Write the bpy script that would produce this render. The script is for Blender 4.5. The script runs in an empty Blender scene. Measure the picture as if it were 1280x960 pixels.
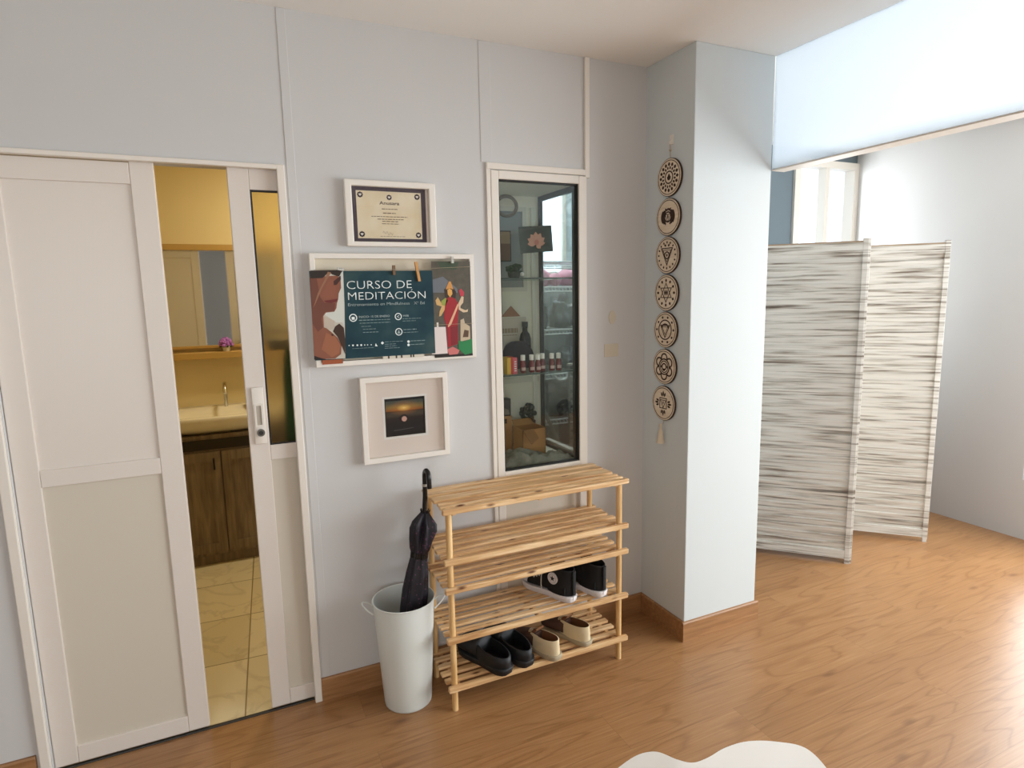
import bpy, bmesh, math, random
from mathutils import Vector, Matrix, noise
random.seed(4)
S = bpy.context.scene
C = S.collection
PI = math.pi

# ------------------------------------------------------------------ materials
def lin(c):
    return tuple(((v/255.0)/12.92 if v/255.0 <= 0.04045 else ((v/255.0+0.055)/1.055)**2.4) for v in c)

def newmat(name):
    m = bpy.data.materials.new(name); m.use_nodes = True
    nt = m.node_tree
    return m, nt, nt.nodes['Principled BSDF']

def mat(name, col, rough=0.6, metal=0.0, spec=0.5, var=0.0, vscale=8.0, bump=0.0, bscale=60.0, coat=0.0, sub=0.0):
    m, nt, p = newmat(name)
    c = lin(col)
    p.inputs['Base Color'].default_value = (*c, 1)
    p.inputs['Roughness'].default_value = rough
    p.inputs['Metallic'].default_value = metal
    p.inputs['Specular IOR Level'].default_value = spec
    p.inputs['Coat Weight'].default_value = coat
    tc = nt.nodes.new('ShaderNodeTexCoord')
    if var > 0:
        n = nt.nodes.new('ShaderNodeTexNoise'); n.inputs['Scale'].default_value = vscale; n.inputs['Detail'].default_value = 4
        r = nt.nodes.new('ShaderNodeMix'); r.data_type = 'RGBA'
        r.inputs['A'].default_value = (*[max(0, v*(1-var)) for v in c], 1)
        r.inputs['B'].default_value = (*[min(1, v*(1+var)) for v in c], 1)
        nt.links.new(tc.outputs['Object'], n.inputs['Vector'])
        nt.links.new(n.outputs['Fac'], r.inputs['Factor'])
        nt.links.new(r.outputs['Result'], p.inputs['Base Color'])
    if bump > 0:
        n2 = nt.nodes.new('ShaderNodeTexNoise'); n2.inputs['Scale'].default_value = bscale; n2.inputs['Detail'].default_value = 5
        b = nt.nodes.new('ShaderNodeBump'); b.inputs['Strength'].default_value = bump; b.inputs['Distance'].default_value = 0.004
        nt.links.new(tc.outputs['Object'], n2.inputs['Vector'])
        nt.links.new(n2.outputs['Fac'], b.inputs['Height'])
        nt.links.new(b.outputs['Normal'], p.inputs['Normal'])
    return m

def ramp(nt, stops):
    r = nt.nodes.new('ShaderNodeValToRGB')
    e = r.color_ramp.elements
    while len(e) < len(stops): e.new(0.5)
    for el, (pos, col) in zip(e, stops):
        el.position = pos; el.color = (*lin(col), 1)
    return r

def wood(name, light, mid, dark, knot, grain=(2.0, 26.0, 26.0), knots=True, rough=0.5, kscale=(4.2, 13.0, 13.0)):
    m, nt, p = newmat(name)
    L = nt.links
    tc = nt.nodes.new('ShaderNodeTexCoord')
    mp = nt.nodes.new('ShaderNodeMapping'); mp.inputs['Scale'].default_value = grain
    L.new(tc.outputs['Object'], mp.inputs['Vector'])
    n = nt.nodes.new('ShaderNodeTexNoise'); n.inputs['Scale'].default_value = 2.2; n.inputs['Detail'].default_value = 6; n.inputs['Distortion'].default_value = 0.6
    L.new(mp.outputs['Vector'], n.inputs['Vector'])
    r = ramp(nt, [(0.30, dark), (0.5, mid), (0.66, light)])
    L.new(n.outputs['Fac'], r.inputs['Fac'])
    out = r.outputs['Color']
    if knots:
        mk = nt.nodes.new('ShaderNodeMapping'); mk.inputs['Scale'].default_value = kscale
        L.new(tc.outputs['Object'], mk.inputs['Vector'])
        v = nt.nodes.new('ShaderNodeTexVoronoi'); v.inputs['Scale'].default_value = 1.6; v.inputs['Randomness'].default_value = 1.0
        L.new(mk.outputs['Vector'], v.inputs['Vector'])
        kr = nt.nodes.new('ShaderNodeValToRGB')
        kr.color_ramp.elements[0].position = 0.07; kr.color_ramp.elements[0].color = (1, 1, 1, 1)
        kr.color_ramp.elements[1].position = 0.17; kr.color_ramp.elements[1].color = (0, 0, 0, 1)
        L.new(v.outputs['Distance'], kr.inputs['Fac'])
        mx = nt.nodes.new('ShaderNodeMix'); mx.data_type = 'RGBA'
        L.new(kr.outputs['Color'], mx.inputs['Factor'])
        L.new(out, mx.inputs['A']); mx.inputs['B'].default_value = (*lin(knot), 1)
        out = mx.outputs['Result']
    L.new(out, p.inputs['Base Color'])
    p.inputs['Roughness'].default_value = rough
    return m

def clear_glass(name, tint=(0.93, 0.96, 0.94), refl=1.0):
    m = bpy.data.materials.new(name); m.use_nodes = True
    nt = m.node_tree; nt.nodes.clear()
    o = nt.nodes.new('ShaderNodeOutputMaterial')
    t = nt.nodes.new('ShaderNodeBsdfTransparent'); t.inputs['Color'].default_value = (*tint, 1)
    g = nt.nodes.new('ShaderNodeBsdfGlossy'); g.inputs['Roughness'].default_value = 0.02
    f = nt.nodes.new('ShaderNodeFresnel'); f.inputs['IOR'].default_value = 1.45
    mm = nt.nodes.new('ShaderNodeMath'); mm.operation = 'MULTIPLY'; mm.inputs[1].default_value = refl
    mx = nt.nodes.new('ShaderNodeMixShader')
    nt.links.new(f.outputs[0], mm.inputs[0]); nt.links.new(mm.outputs[0], mx.inputs[0])
    nt.links.new(t.outputs[0], mx.inputs[1]); nt.links.new(g.outputs[0], mx.inputs[2])
    nt.links.new(mx.outputs[0], o.inputs[0])
    return m

def translucent(name, col, trans=0.6, clear=0.0):
    m = bpy.data.materials.new(name); m.use_nodes = True
    nt = m.node_tree; nt.nodes.clear()
    o = nt.nodes.new('ShaderNodeOutputMaterial')
    d = nt.nodes.new('ShaderNodeBsdfDiffuse'); d.inputs['Color'].default_value = (*lin(col), 1)
    t = nt.nodes.new('ShaderNodeBsdfTranslucent'); t.inputs['Color'].default_value = (*lin(col), 1)
    mx = nt.nodes.new('ShaderNodeMixShader'); mx.inputs[0].default_value = trans
    nt.links.new(d.outputs[0], mx.inputs[1]); nt.links.new(t.outputs[0], mx.inputs[2])
    tr = nt.nodes.new('ShaderNodeBsdfTransparent'); m2 = nt.nodes.new('ShaderNodeMixShader'); m2.inputs[0].default_value = clear
    nt.links.new(mx.outputs[0], m2.inputs[1]); nt.links.new(tr.outputs[0], m2.inputs[2]); nt.links.new(m2.outputs[0], o.inputs[0])
    return m

def frosted(name, col, rough=0.35):
    m, nt, p = newmat(name)
    p.inputs['Base Color'].default_value = (*lin(col), 1)
    p.inputs['Roughness'].default_value = rough
    p.inputs['Transmission Weight'].default_value = 1.0
    p.inputs['IOR'].default_value = 1.18
    return m

M = {}
M['wall'] = mat('wall_paint_pale_grey', (204, 203, 202), 0.85, var=0.025, vscale=2.5, bump=0.06, bscale=40)
M['ceiling'] = mat('ceiling_paint', (240, 239, 235), 0.9, var=0.02, vscale=1.5)
M['pillar'] = mat('pillar_paint', (206, 212, 213), 0.8, var=0.025, vscale=2.0, bump=0.10, bscale=14)
M['white'] = mat('white_lacquer', (229, 222, 212), 0.4, var=0.015, vscale=3)
M['whitedoor'] = mat('white_door_aluminium', (222, 213, 204), 0.38, var=0.015, vscale=2)
M['panel'] = mat('cream_door_panel', (208, 199, 184), 0.5)
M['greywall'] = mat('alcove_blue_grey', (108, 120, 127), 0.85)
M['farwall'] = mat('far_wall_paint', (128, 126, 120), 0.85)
M['black'] = mat('black_rubber_seal', (22, 20, 18), 0.5)
M['darkframe'] = mat('dark_metal_frame', (46, 45, 42), 0.45)
M['frame'] = mat('frame_white', (232, 226, 217), 0.45)
M['matboard'] = mat('mat_board', (240, 228, 218), 0.8)
M['matwhite'] = mat('mat_white_core', (246, 242, 236), 0.8)
M['pine'] = wood('pine_slats', (234, 202, 158), (214, 174, 124), (182, 134, 86), (104, 60, 32))
M['pineleg'] = wood('pine_dowel', (232, 196, 142), (218, 176, 118), (198, 152, 94), (120, 74, 40), grain=(26, 26, 2), knots=False)
M['base'] = wood('baseboard_wood', (172, 127, 84), (158, 114, 73), (140, 99, 61), (90, 55, 30), grain=(2, 30, 30), knots=False, rough=0.45)
M['enamel'] = mat('white_enamel', (216, 220, 216), 0.32, var=0.02, vscale=5)
M['wicker'] = mat('umbrella_handle', (14, 13, 13), 0.25)
M['brollymetal'] = mat('umbrella_metal', (190, 188, 182), 0.3, metal=1.0)
M['canvas'] = mat('black_canvas', (17, 17, 19), 0.8, bump=0.2, bscale=400)
M['rubberwhite'] = mat('white_rubber', (226, 222, 224), 0.5)
M['lace'] = mat('lace_white', (214, 208, 198), 0.8)
M['lining'] = mat('shoe_lining_dark', (34, 30, 30), 0.9)
M['clog'] = mat('black_clog_foam', (19, 20, 23), 0.55)
M['cloginner'] = mat('clog_inner', (10, 10, 12), 0.7)
M['beige'] = mat('beige_canvas', (216, 197, 160), 0.85, bump=0.3, bscale=260, var=0.06, vscale=30)
M['beigesole'] = mat('sole_grey_beige', (168, 154, 128), 0.7)
M['brownlining'] = mat('brown_suede', (126, 84, 52), 0.9, var=0.1, vscale=20)
M['shadedvamp'] = mat('shaded_vamp_brown', (84, 60, 50), 0.85)  # shade of the shoe opening put into the vamp's brown
M['discwood'] = wood('birch_plywood', (232, 216, 194), (224, 206, 182), (210, 190, 164), (150, 120, 90), grain=(30, 3, 30), knots=False, rough=0.65)
M['burnt'] = mat('burnt_edge', (62, 42, 32), 0.8)
M['cord'] = mat('jute_cord', (186, 168, 140), 0.9)
M['tassel'] = mat('cotton_tassel', (214, 200, 178), 0.95, bump=0.4, bscale=300)
M['chair'] = mat('white_polypropylene', (242, 240, 234), 0.35)
def thin_plastic(m, f):
    nt = m.node_tree; p = nt.nodes['Principled BSDF']; o = [n for n in nt.nodes if n.type == 'OUTPUT_MATERIAL'][0]
    t = nt.nodes.new('ShaderNodeBsdfTranslucent'); t.inputs['Color'].default_value = (.92, .91, .88, 1)
    mx = nt.nodes.new('ShaderNodeMixShader'); mx.inputs[0].default_value = f
    nt.links.new(p.outputs[0], mx.inputs[1]); nt.links.new(t.outputs[0], mx.inputs[2]); nt.links.new(mx.outputs[0], o.inputs[0])
thin_plastic(M['chair'], .4)
M['beech'] = wood('beech_legs', (214, 176, 128), (202, 160, 112), (186, 142, 94), (150, 100, 60), grain=(26, 26, 3), knots=False)
M['chrome'] = mat('chrome', (210, 210, 208), 0.15, metal=1.0)
M['poster'] = None
M['ink'] = mat('poster_white_ink', (232, 238, 236), 0.5)
M['inkdim'] = mat('poster_faint_ink', (128, 148, 148), 0.5)
M['gold'] = mat('gold_paint', (206, 160, 70), 0.5)
M['cardboard'] = mat('kraft_cardboard', (176, 130, 82), 0.85, var=0.06, vscale=10)
M['cardboarddark'] = mat('kraft_cardboard_inner', (130, 92, 56), 0.9)
M['cloth'] = mat('grey_scarf', (128, 128, 118), 0.95, var=0.75, vscale=34, bump=1.0, bscale=60)
M['pinkball'] = mat('pink_ball', (232, 168, 188), 0.5)
M['wire'] = mat('white_wire', (226, 228, 226), 0.4)
M['niche'] = mat('niche_paint', (240, 236, 220), 0.85)
M['nicheframe'] = mat('niche_pale_frame', (222, 219, 205), 0.6)
M['greypanel'] = mat('niche_grey_panel', (150, 156, 156), 0.5)
M['bathwall'] = mat('bath_cream_paint', (226, 208, 160), 0.7)
M['bathtile'] = None
M['ceramic'] = mat('ceramic_cream', (236, 228, 206), 0.15, coat=0.4)
M['vanity'] = wood('vanity_wood', (140, 122, 96), (126, 108, 84), (108, 90, 68), (70, 50, 30), grain=(20, 20, 2), knots=False, rough=0.5)
M['vanitydark'] = mat('vanity_recess', (48, 40, 30), 0.8)
M['mirror'] = mat('mirror_silver', (235, 238, 238), 0.03, metal=1.0)
M['goldwood'] = mat('gold_shelf_wood', (186, 150, 84), 0.5)
M['purple'] = mat('purple_petals', (176, 112, 200), 0.7, var=0.2, vscale=40)
M['leafdark'] = mat('dark_leaf', (38, 62, 34), 0.7, var=0.3, vscale=30)
M['pot'] = mat('white_pot', (225, 222, 215), 0.4)
M['towel'] = mat('green_towel', (34, 82, 52), 0.95, bump=0.5, bscale=200)
M['plastic'] = mat('crumpled_plastic', (120, 124, 126), 0.22, var=0.5, vscale=16, bump=1.0, bscale=18)
M['darkbag'] = mat('dark_cloth_bag', (42, 36, 46), 0.85, bump=0.5, bscale=25)
M['glass'] = clear_glass('clear_window_glass', (0.95, 0.97, 0.95), 0.8)
M['sideglass'] = clear_glass('side_glass', (0.94, 0.97, 0.97), 0.5)
M['shelfglass'] = clear_glass('shelf_glass', (0.86, 0.93, 0.89), 0.6)
M['pictureglass'] = clear_glass('picture_glass', (0.99, 0.99, 0.99), 0.5)
M['frosted'] = frosted('frosted_yellow_glass', (222, 213, 184), 0.32)
M['transom'] = translucent('sheer_daylight_pane', (204, 212, 220), 0.75, 0.34)
M['blind'] = translucent('translucent_daylight_panel', (230, 236, 242), 0.72)

def flat(name, col, rough=0.6):
    if name not in M: M[name] = mat(name, col, rough)
    return M[name]

# floor laminate
def make_floor_mat():
    m, nt, p = newmat('oak_laminate'); L = nt.links
    tc = nt.nodes.new('ShaderNodeTexCoord')
    br = nt.nodes.new('ShaderNodeTexBrick')
    br.offset = 0.37; br.inputs['Scale'].default_value = 1.0
    br.inputs['Brick Width'].default_value = 1.28; br.inputs['Row Height'].default_value = 0.192
    br.inputs['Mortar Size'].default_value = 0.0009; br.inputs['Mortar Smooth'].default_value = 0.2
    br.inputs['Color1'].default_value = (0, 0, 0, 1); br.inputs['Color2'].default_value = (1, 1, 1, 1)
    br.inputs['Mortar'].default_value = (0.5, 0.5, 0.5, 1)
    L.new(tc.outputs['Object'], br.inputs['Vector'])
    # shift the grain per board
    sep = nt.nodes.new('ShaderNodeVectorMath'); sep.operation = 'MULTIPLY_ADD'
    L.new(br.outputs['Color'], sep.inputs[0]); sep.inputs[1].default_value = (3.7, 1.9, 0); L.new(tc.outputs['Object'], sep.inputs[2])
    mp = nt.nodes.new('ShaderNodeMapping'); mp.inputs['Scale'].default_value = (0.75, 6.0, 1)
    L.new(sep.outputs[0], mp.inputs['Vector'])
    n = nt.nodes.new('ShaderNodeTexNoise'); n.inputs['Scale'].default_value = 1.7; n.inputs['Detail'].default_value = 1.2; n.inputs['Distortion'].default_value = 0.15
    L.new(mp.outputs['Vector'], n.inputs['Vector'])
    # cathedral rings: fine repeating bands of the smooth noise
    mul = nt.nodes.new('ShaderNodeMath'); mul.operation = 'MULTIPLY'; mul.inputs[1].default_value = 14.0
    L.new(n.outputs['Fac'], mul.inputs[0])
    fr = nt.nodes.new('ShaderNodeMath'); fr.operation = 'PINGPONG'; fr.inputs[1].default_value = 1.0
    L.new(mul.outputs[0], fr.inputs[0])
    n2 = nt.nodes.new('ShaderNodeTexNoise'); n2.inputs['Scale'].default_value = 5.0; n2.inputs['Detail'].default_value = 8
    mp2 = nt.nodes.new('ShaderNodeMapping'); mp2.inputs['Scale'].default_value = (0.9, 30, 1)
    L.new(sep.outputs[0], mp2.inputs['Vector']); L.new(mp2.outputs['Vector'], n2.inputs['Vector'])
    r1 = ramp(nt, [(0.25, (152, 108, 67)), (0.55, (164, 121, 79)), (0.8, (176, 135, 91))])
    L.new(n2.outputs['Fac'], r1.inputs['Fac'])
    r2 = ramp(nt, [(0.0, (206, 192, 174)), (0.30, (250, 248, 244)), (1.0, (255, 255, 255))])
    L.new(fr.outputs[0], r2.inputs['Fac'])
    mx = nt.nodes.new('ShaderNodeMix'); mx.data_type = 'RGBA'; mx.blend_type = 'MULTIPLY'; mx.inputs['Factor'].default_value = 0.55
    L.new(r1.outputs['Color'], mx.inputs['A']); L.new(r2.outputs['Color'], mx.inputs['B'])
    # board to board tone
    r3 = ramp(nt, [(0.0, (232, 228, 224)), (1.0, (255, 255, 255))])
    L.new(br.outputs['Color'], r3.inputs['Fac'])
    mx2 = nt.nodes.new('ShaderNodeMix'); mx2.data_type = 'RGBA'; mx2.blend_type = 'MULTIPLY'; mx2.inputs['Factor'].default_value = 0.7
    L.new(mx.outputs['Result'], mx2.inputs['A']); L.new(r3.outputs['Color'], mx2.inputs['B'])
    # small knots
    mk = nt.nodes.new('ShaderNodeMapping'); mk.inputs['Scale'].default_value = (1.6, 4.5, 1)
    L.new(sep.outputs[0], mk.inputs['Vector'])
    v = nt.nodes.new('ShaderNodeTexVoronoi'); v.inputs['Scale'].default_value = 1.5
    L.new(mk.outputs['Vector'], v.inputs['Vector'])
    kr = nt.nodes.new('ShaderNodeValToRGB'); kr.color_ramp.elements[0].position = 0.03; kr.color_ramp.elements[0].color = (0.7, 0.7, 0.7, 1)
    kr.color_ramp.elements[1].position = 0.12; kr.color_ramp.elements[1].color = (0, 0, 0, 1)
    L.new(v.outputs['Distance'], kr.inputs['Fac'])
    mx3 = nt.nodes.new('ShaderNodeMix'); mx3.data_type = 'RGBA'
    L.new(kr.outputs['Color'], mx3.inputs['Factor']); L.new(mx2.outputs['Result'], mx3.inputs['A']); mx3.inputs['B'].default_value = (*lin((104, 66, 38)), 1)
    # joints
    mx4 = nt.nodes.new('ShaderNodeMix'); mx4.data_type = 'RGBA'
    jm = nt.nodes.new('ShaderNodeMath'); jm.operation = 'MULTIPLY'; jm.inputs[1].default_value = 0.35
    L.new(br.outputs['Fac'], jm.inputs[0]); L.new(jm.outputs[0], mx4.inputs['Factor'])
    L.new(mx3.outputs['Result'], mx4.inputs['A']); mx4.inputs['B'].default_value = (*lin((92, 58, 34)), 1)
    L.new(mx4.outputs['Result'], p.inputs['Base Color'])
    p.inputs['Roughness'].default_value = 0.30
    p.inputs['Specular IOR Level'].default_value = 0.6
    return m
M['floor'] = make_floor_mat()

def make_marble():
    m, nt, p = newmat('marble_tiles'); L = nt.links
    tc = nt.nodes.new('ShaderNodeTexCoord')
    br = nt.nodes.new('ShaderNodeTexBrick'); br.offset = 0.0
    br.inputs['Scale'].default_value = 1.0; br.inputs['Brick Width'].default_value = 0.42; br.inputs['Row Height'].default_value = 0.42
    br.inputs['Mortar Size'].default_value = 0.003
    br.inputs['Color1'].default_value = (*lin((228, 214, 178)), 1); br.inputs['Color2'].default_value = (*lin((214, 199, 160)), 1); br.inputs['Mortar'].default_value = (*lin((150, 132, 98)), 1)
    mpb = nt.nodes.new('ShaderNodeMapping'); mpb.inputs['Rotation'].default_value = (0, 0, 0.06)
    L.new(tc.outputs['Object'], mpb.inputs['Vector']); L.new(mpb.outputs['Vector'], br.inputs['Vector'])
    n = nt.nodes.new('ShaderNodeTexNoise'); n.inputs['Scale'].default_value = 2.4; n.inputs['Detail'].default_value = 7; n.inputs['Distortion'].default_value = 1.6
    L.new(tc.outputs['Object'], n.inputs['Vector'])
    r = nt.nodes.new('ShaderNodeValToRGB'); e = r.color_ramp.elements
    e[0].position = 0.465; e[0].color = (0, 0, 0, 1); e[1].position = 0.5; e[1].color = (1, 1, 1, 1)
    x = e.new(0.535); x.color = (0, 0, 0, 1)
    L.new(n.outputs['Fac'], r.inputs['Fac'])
    mm = nt.nodes.new('ShaderNodeMath'); mm.operation = 'MULTIPLY'; mm.inputs[1].default_value = 0.22
    L.new(r.outputs['Color'], mm.inputs[0])
    mx = nt.nodes.new('ShaderNodeMix'); mx.data_type = 'RGBA'
    L.new(mm.outputs[0], mx.inputs['Factor']); L.new(br.outputs['Color'], mx.inputs['A']); mx.inputs['B'].default_value = (*lin((150, 120, 84)), 1)
    L.new(mx.outputs['Result'], p.inputs['Base Color']); p.inputs['Roughness'].default_value = 0.3
    return m
M['bathtile'] = make_marble()

# whitewashed boards for the folding screen
def make_whitewash():
    m, nt, p = newmat('whitewashed_boards'); L = nt.links
    tc = nt.nodes.new('ShaderNodeTexCoord')
    mp = nt.nodes.new('ShaderNodeMapping'); mp.inputs['Scale'].default_value = (3, 3, 70)
    L.new(tc.outputs['Object'], mp.inputs['Vector'])
    n = nt.nodes.new('ShaderNodeTexNoise'); n.inputs['Scale'].default_value = 1.1; n.inputs['Detail'].default_value = 6; n.inputs['Distortion'].default_value = 0.25
    L.new(mp.outputs['Vector'], n.inputs['Vector'])
    r = ramp(nt, [(0.28, (108, 96, 86)), (0.40, (172, 166, 156)), (0.50, (208, 205, 198)), (0.8, (226, 224, 218))])
    L.new(n.outputs['Fac'], r.inputs['Fac']); L.new(r.outputs['Color'], p.inputs['Base Color'])
    p.inputs['Roughness'].default_value = 0.75
    return m
M['whitewash'] = make_whitewash()

# the printed sunset photograph: an image with its own colours, laid out over the print
def make_sunset():
    m, nt, p = newmat('sunset_print'); L = nt.links
    tc = nt.nodes.new('ShaderNodeTexCoord'); sx = nt.nodes.new('ShaderNodeSeparateXYZ')
    L.new(tc.outputs['Generated'], sx.inputs[0])
    r = ramp(nt, [(0.0, (14, 10, 12)), (0.16, (30, 26, 30)), (0.30, (26, 19, 20)), (0.49, (38, 24, 20)), (0.56, (70, 60, 48)), (0.66, (70, 62, 48)),
                  (0.685, (46, 24, 14)), (0.72, (150, 86, 30)), (0.82, (134, 112, 56)), (0.93, (78, 80, 66)), (1.0, (70, 76, 70))])
    L.new(sx.outputs['Z'], r.inputs['Fac'])
    mp = nt.nodes.new('ShaderNodeMapping'); mp.inputs['Location'].default_value = (-0.48, -0.5, -0.78); mp.vector_type = 'POINT'
    L.new(tc.outputs['Generated'], mp.inputs['Vector'])
    sc = nt.nodes.new('ShaderNodeVectorMath'); sc.operation = 'MULTIPLY'; sc.inputs[1].default_value = (2.2, 0, 4.2)
    L.new(mp.outputs['Vector'], sc.inputs[0])
    ln = nt.nodes.new('ShaderNodeVectorMath'); ln.operation = 'LENGTH'; L.new(sc.outputs[0], ln.inputs[0])
    g = ramp(nt, [(0.0, (255, 226, 160)), (0.12, (240, 186, 90)), (0.45, (130, 74, 22)), (1.0, (0, 0, 0))])
    L.new(ln.outputs['Value'], g.inputs['Fac'])
    mx = nt.nodes.new('ShaderNodeMix'); mx.data_type = 'RGBA'; mx.blend_type = 'SCREEN'; mx.inputs['Factor'].default_value = 0.9
    L.new(r.outputs['Color'], mx.inputs['A']); L.new(g.outputs['Color'], mx.inputs['B'])
    L.new(mx.outputs['Result'], p.inputs['Base Color']); p.inputs['Roughness'].default_value = 0.4
    return m
M['sunset'] = make_sunset()

def make_poster():
    m, nt, p = newmat('poster_teal_print'); L = nt.links
    tc = nt.nodes.new('ShaderNodeTexCoord')
    n = nt.nodes.new('ShaderNodeTexNoise'); n.inputs['Scale'].default_value = 7; n.inputs['Detail'].default_value = 3
    L.new(tc.outputs['Object'], n.inputs['Vector'])
    r = ramp(nt, [(0.3, (10, 46, 58)), (0.52, (28, 62, 70)), (0.72, (58, 80, 80))])
    L.new(n.outputs['Fac'], r.inputs['Fac']); L.new(r.outputs['Color'], p.inputs['Base Color']); p.inputs['Roughness'].default_value = 0.5; p.inputs['Specular IOR Level'].default_value = 0.3
    return m
M['poster'] = make_poster()
def make_umbrella_fabric():
    m, nt, p = newmat('umbrella_fabric'); L = nt.links
    tc = nt.nodes.new('ShaderNodeTexCoord')
    v = nt.nodes.new('ShaderNodeTexVoronoi'); v.inputs['Scale'].default_value = 70
    L.new(tc.outputs['Object'], v.inputs['Vector'])
    r = ramp(nt, [(0.0, (130, 62, 92)), (0.16, (88, 52, 78)), (0.26, (30, 26, 36))])
    L.new(v.outputs['Distance'], r.inputs['Fac']); L.new(r.outputs['Color'], p.inputs['Base Color']); p.inputs['Roughness'].default_value = 0.55
    return m
M['brolly'] = make_umbrella_fabric()
def make_parchment():
    m, nt, p = newmat('parchment'); L = nt.links
    tc = nt.nodes.new('ShaderNodeTexCoord')
    n = nt.nodes.new('ShaderNodeTexNoise'); n.inputs['Scale'].default_value = 14; n.inputs['Detail'].default_value = 3
    L.new(tc.outputs['Object'], n.inputs['Vector'])
    r = ramp(nt, [(0.3, (242, 224, 188)), (0.7, (252, 240, 214))])
    L.new(n.outputs['Fac'], r.inputs['Fac']); L.new(r.outputs['Color'], p.inputs['Base Color']); p.inputs['Roughness'].default_value = 0.6
    return m
M['parchment'] = make_parchment()
M['certborder'] = mat('certificate_border', (84, 72, 82), 0.6, var=0.35, vscale=240)

# ------------------------------------------------------------------ scene helpers
def wm(o):
    m = Matrix.Translation(o.location) @ o.rotation_euler.to_matrix().to_4x4()
    return wm(o.parent) @ m if o.parent else m

def thing(name, label, cat, loc=(0, 0, 0), rotz=0.0, group=None):
    o = bpy.data.objects.new(name, None); C.objects.link(o)
    o.location = loc; o.rotation_euler = (0, 0, rotz); o.empty_display_size = 0.05
    o['label'] = label; o['category'] = cat
    if group: o['group'] = group
    return o

def tag(o, label, cat, group=None):
    o['label'] = label; o['category'] = cat
    if group: o['group'] = group
    return o

def dup(root, loc, rotz=0.0, label=None, group=None):
    r = root.copy(); C.objects.link(r); r.location = loc; r.rotation_euler = (0, 0, rotz)
    if label: r['label'] = label
    if group: r['group'] = group
    for ch in list(root.children):
        c = ch.copy(); C.objects.link(c); c.parent = r
        for g in list(ch.children):
            d = g.copy(); C.objects.link(d); d.parent = c
    return r

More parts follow.
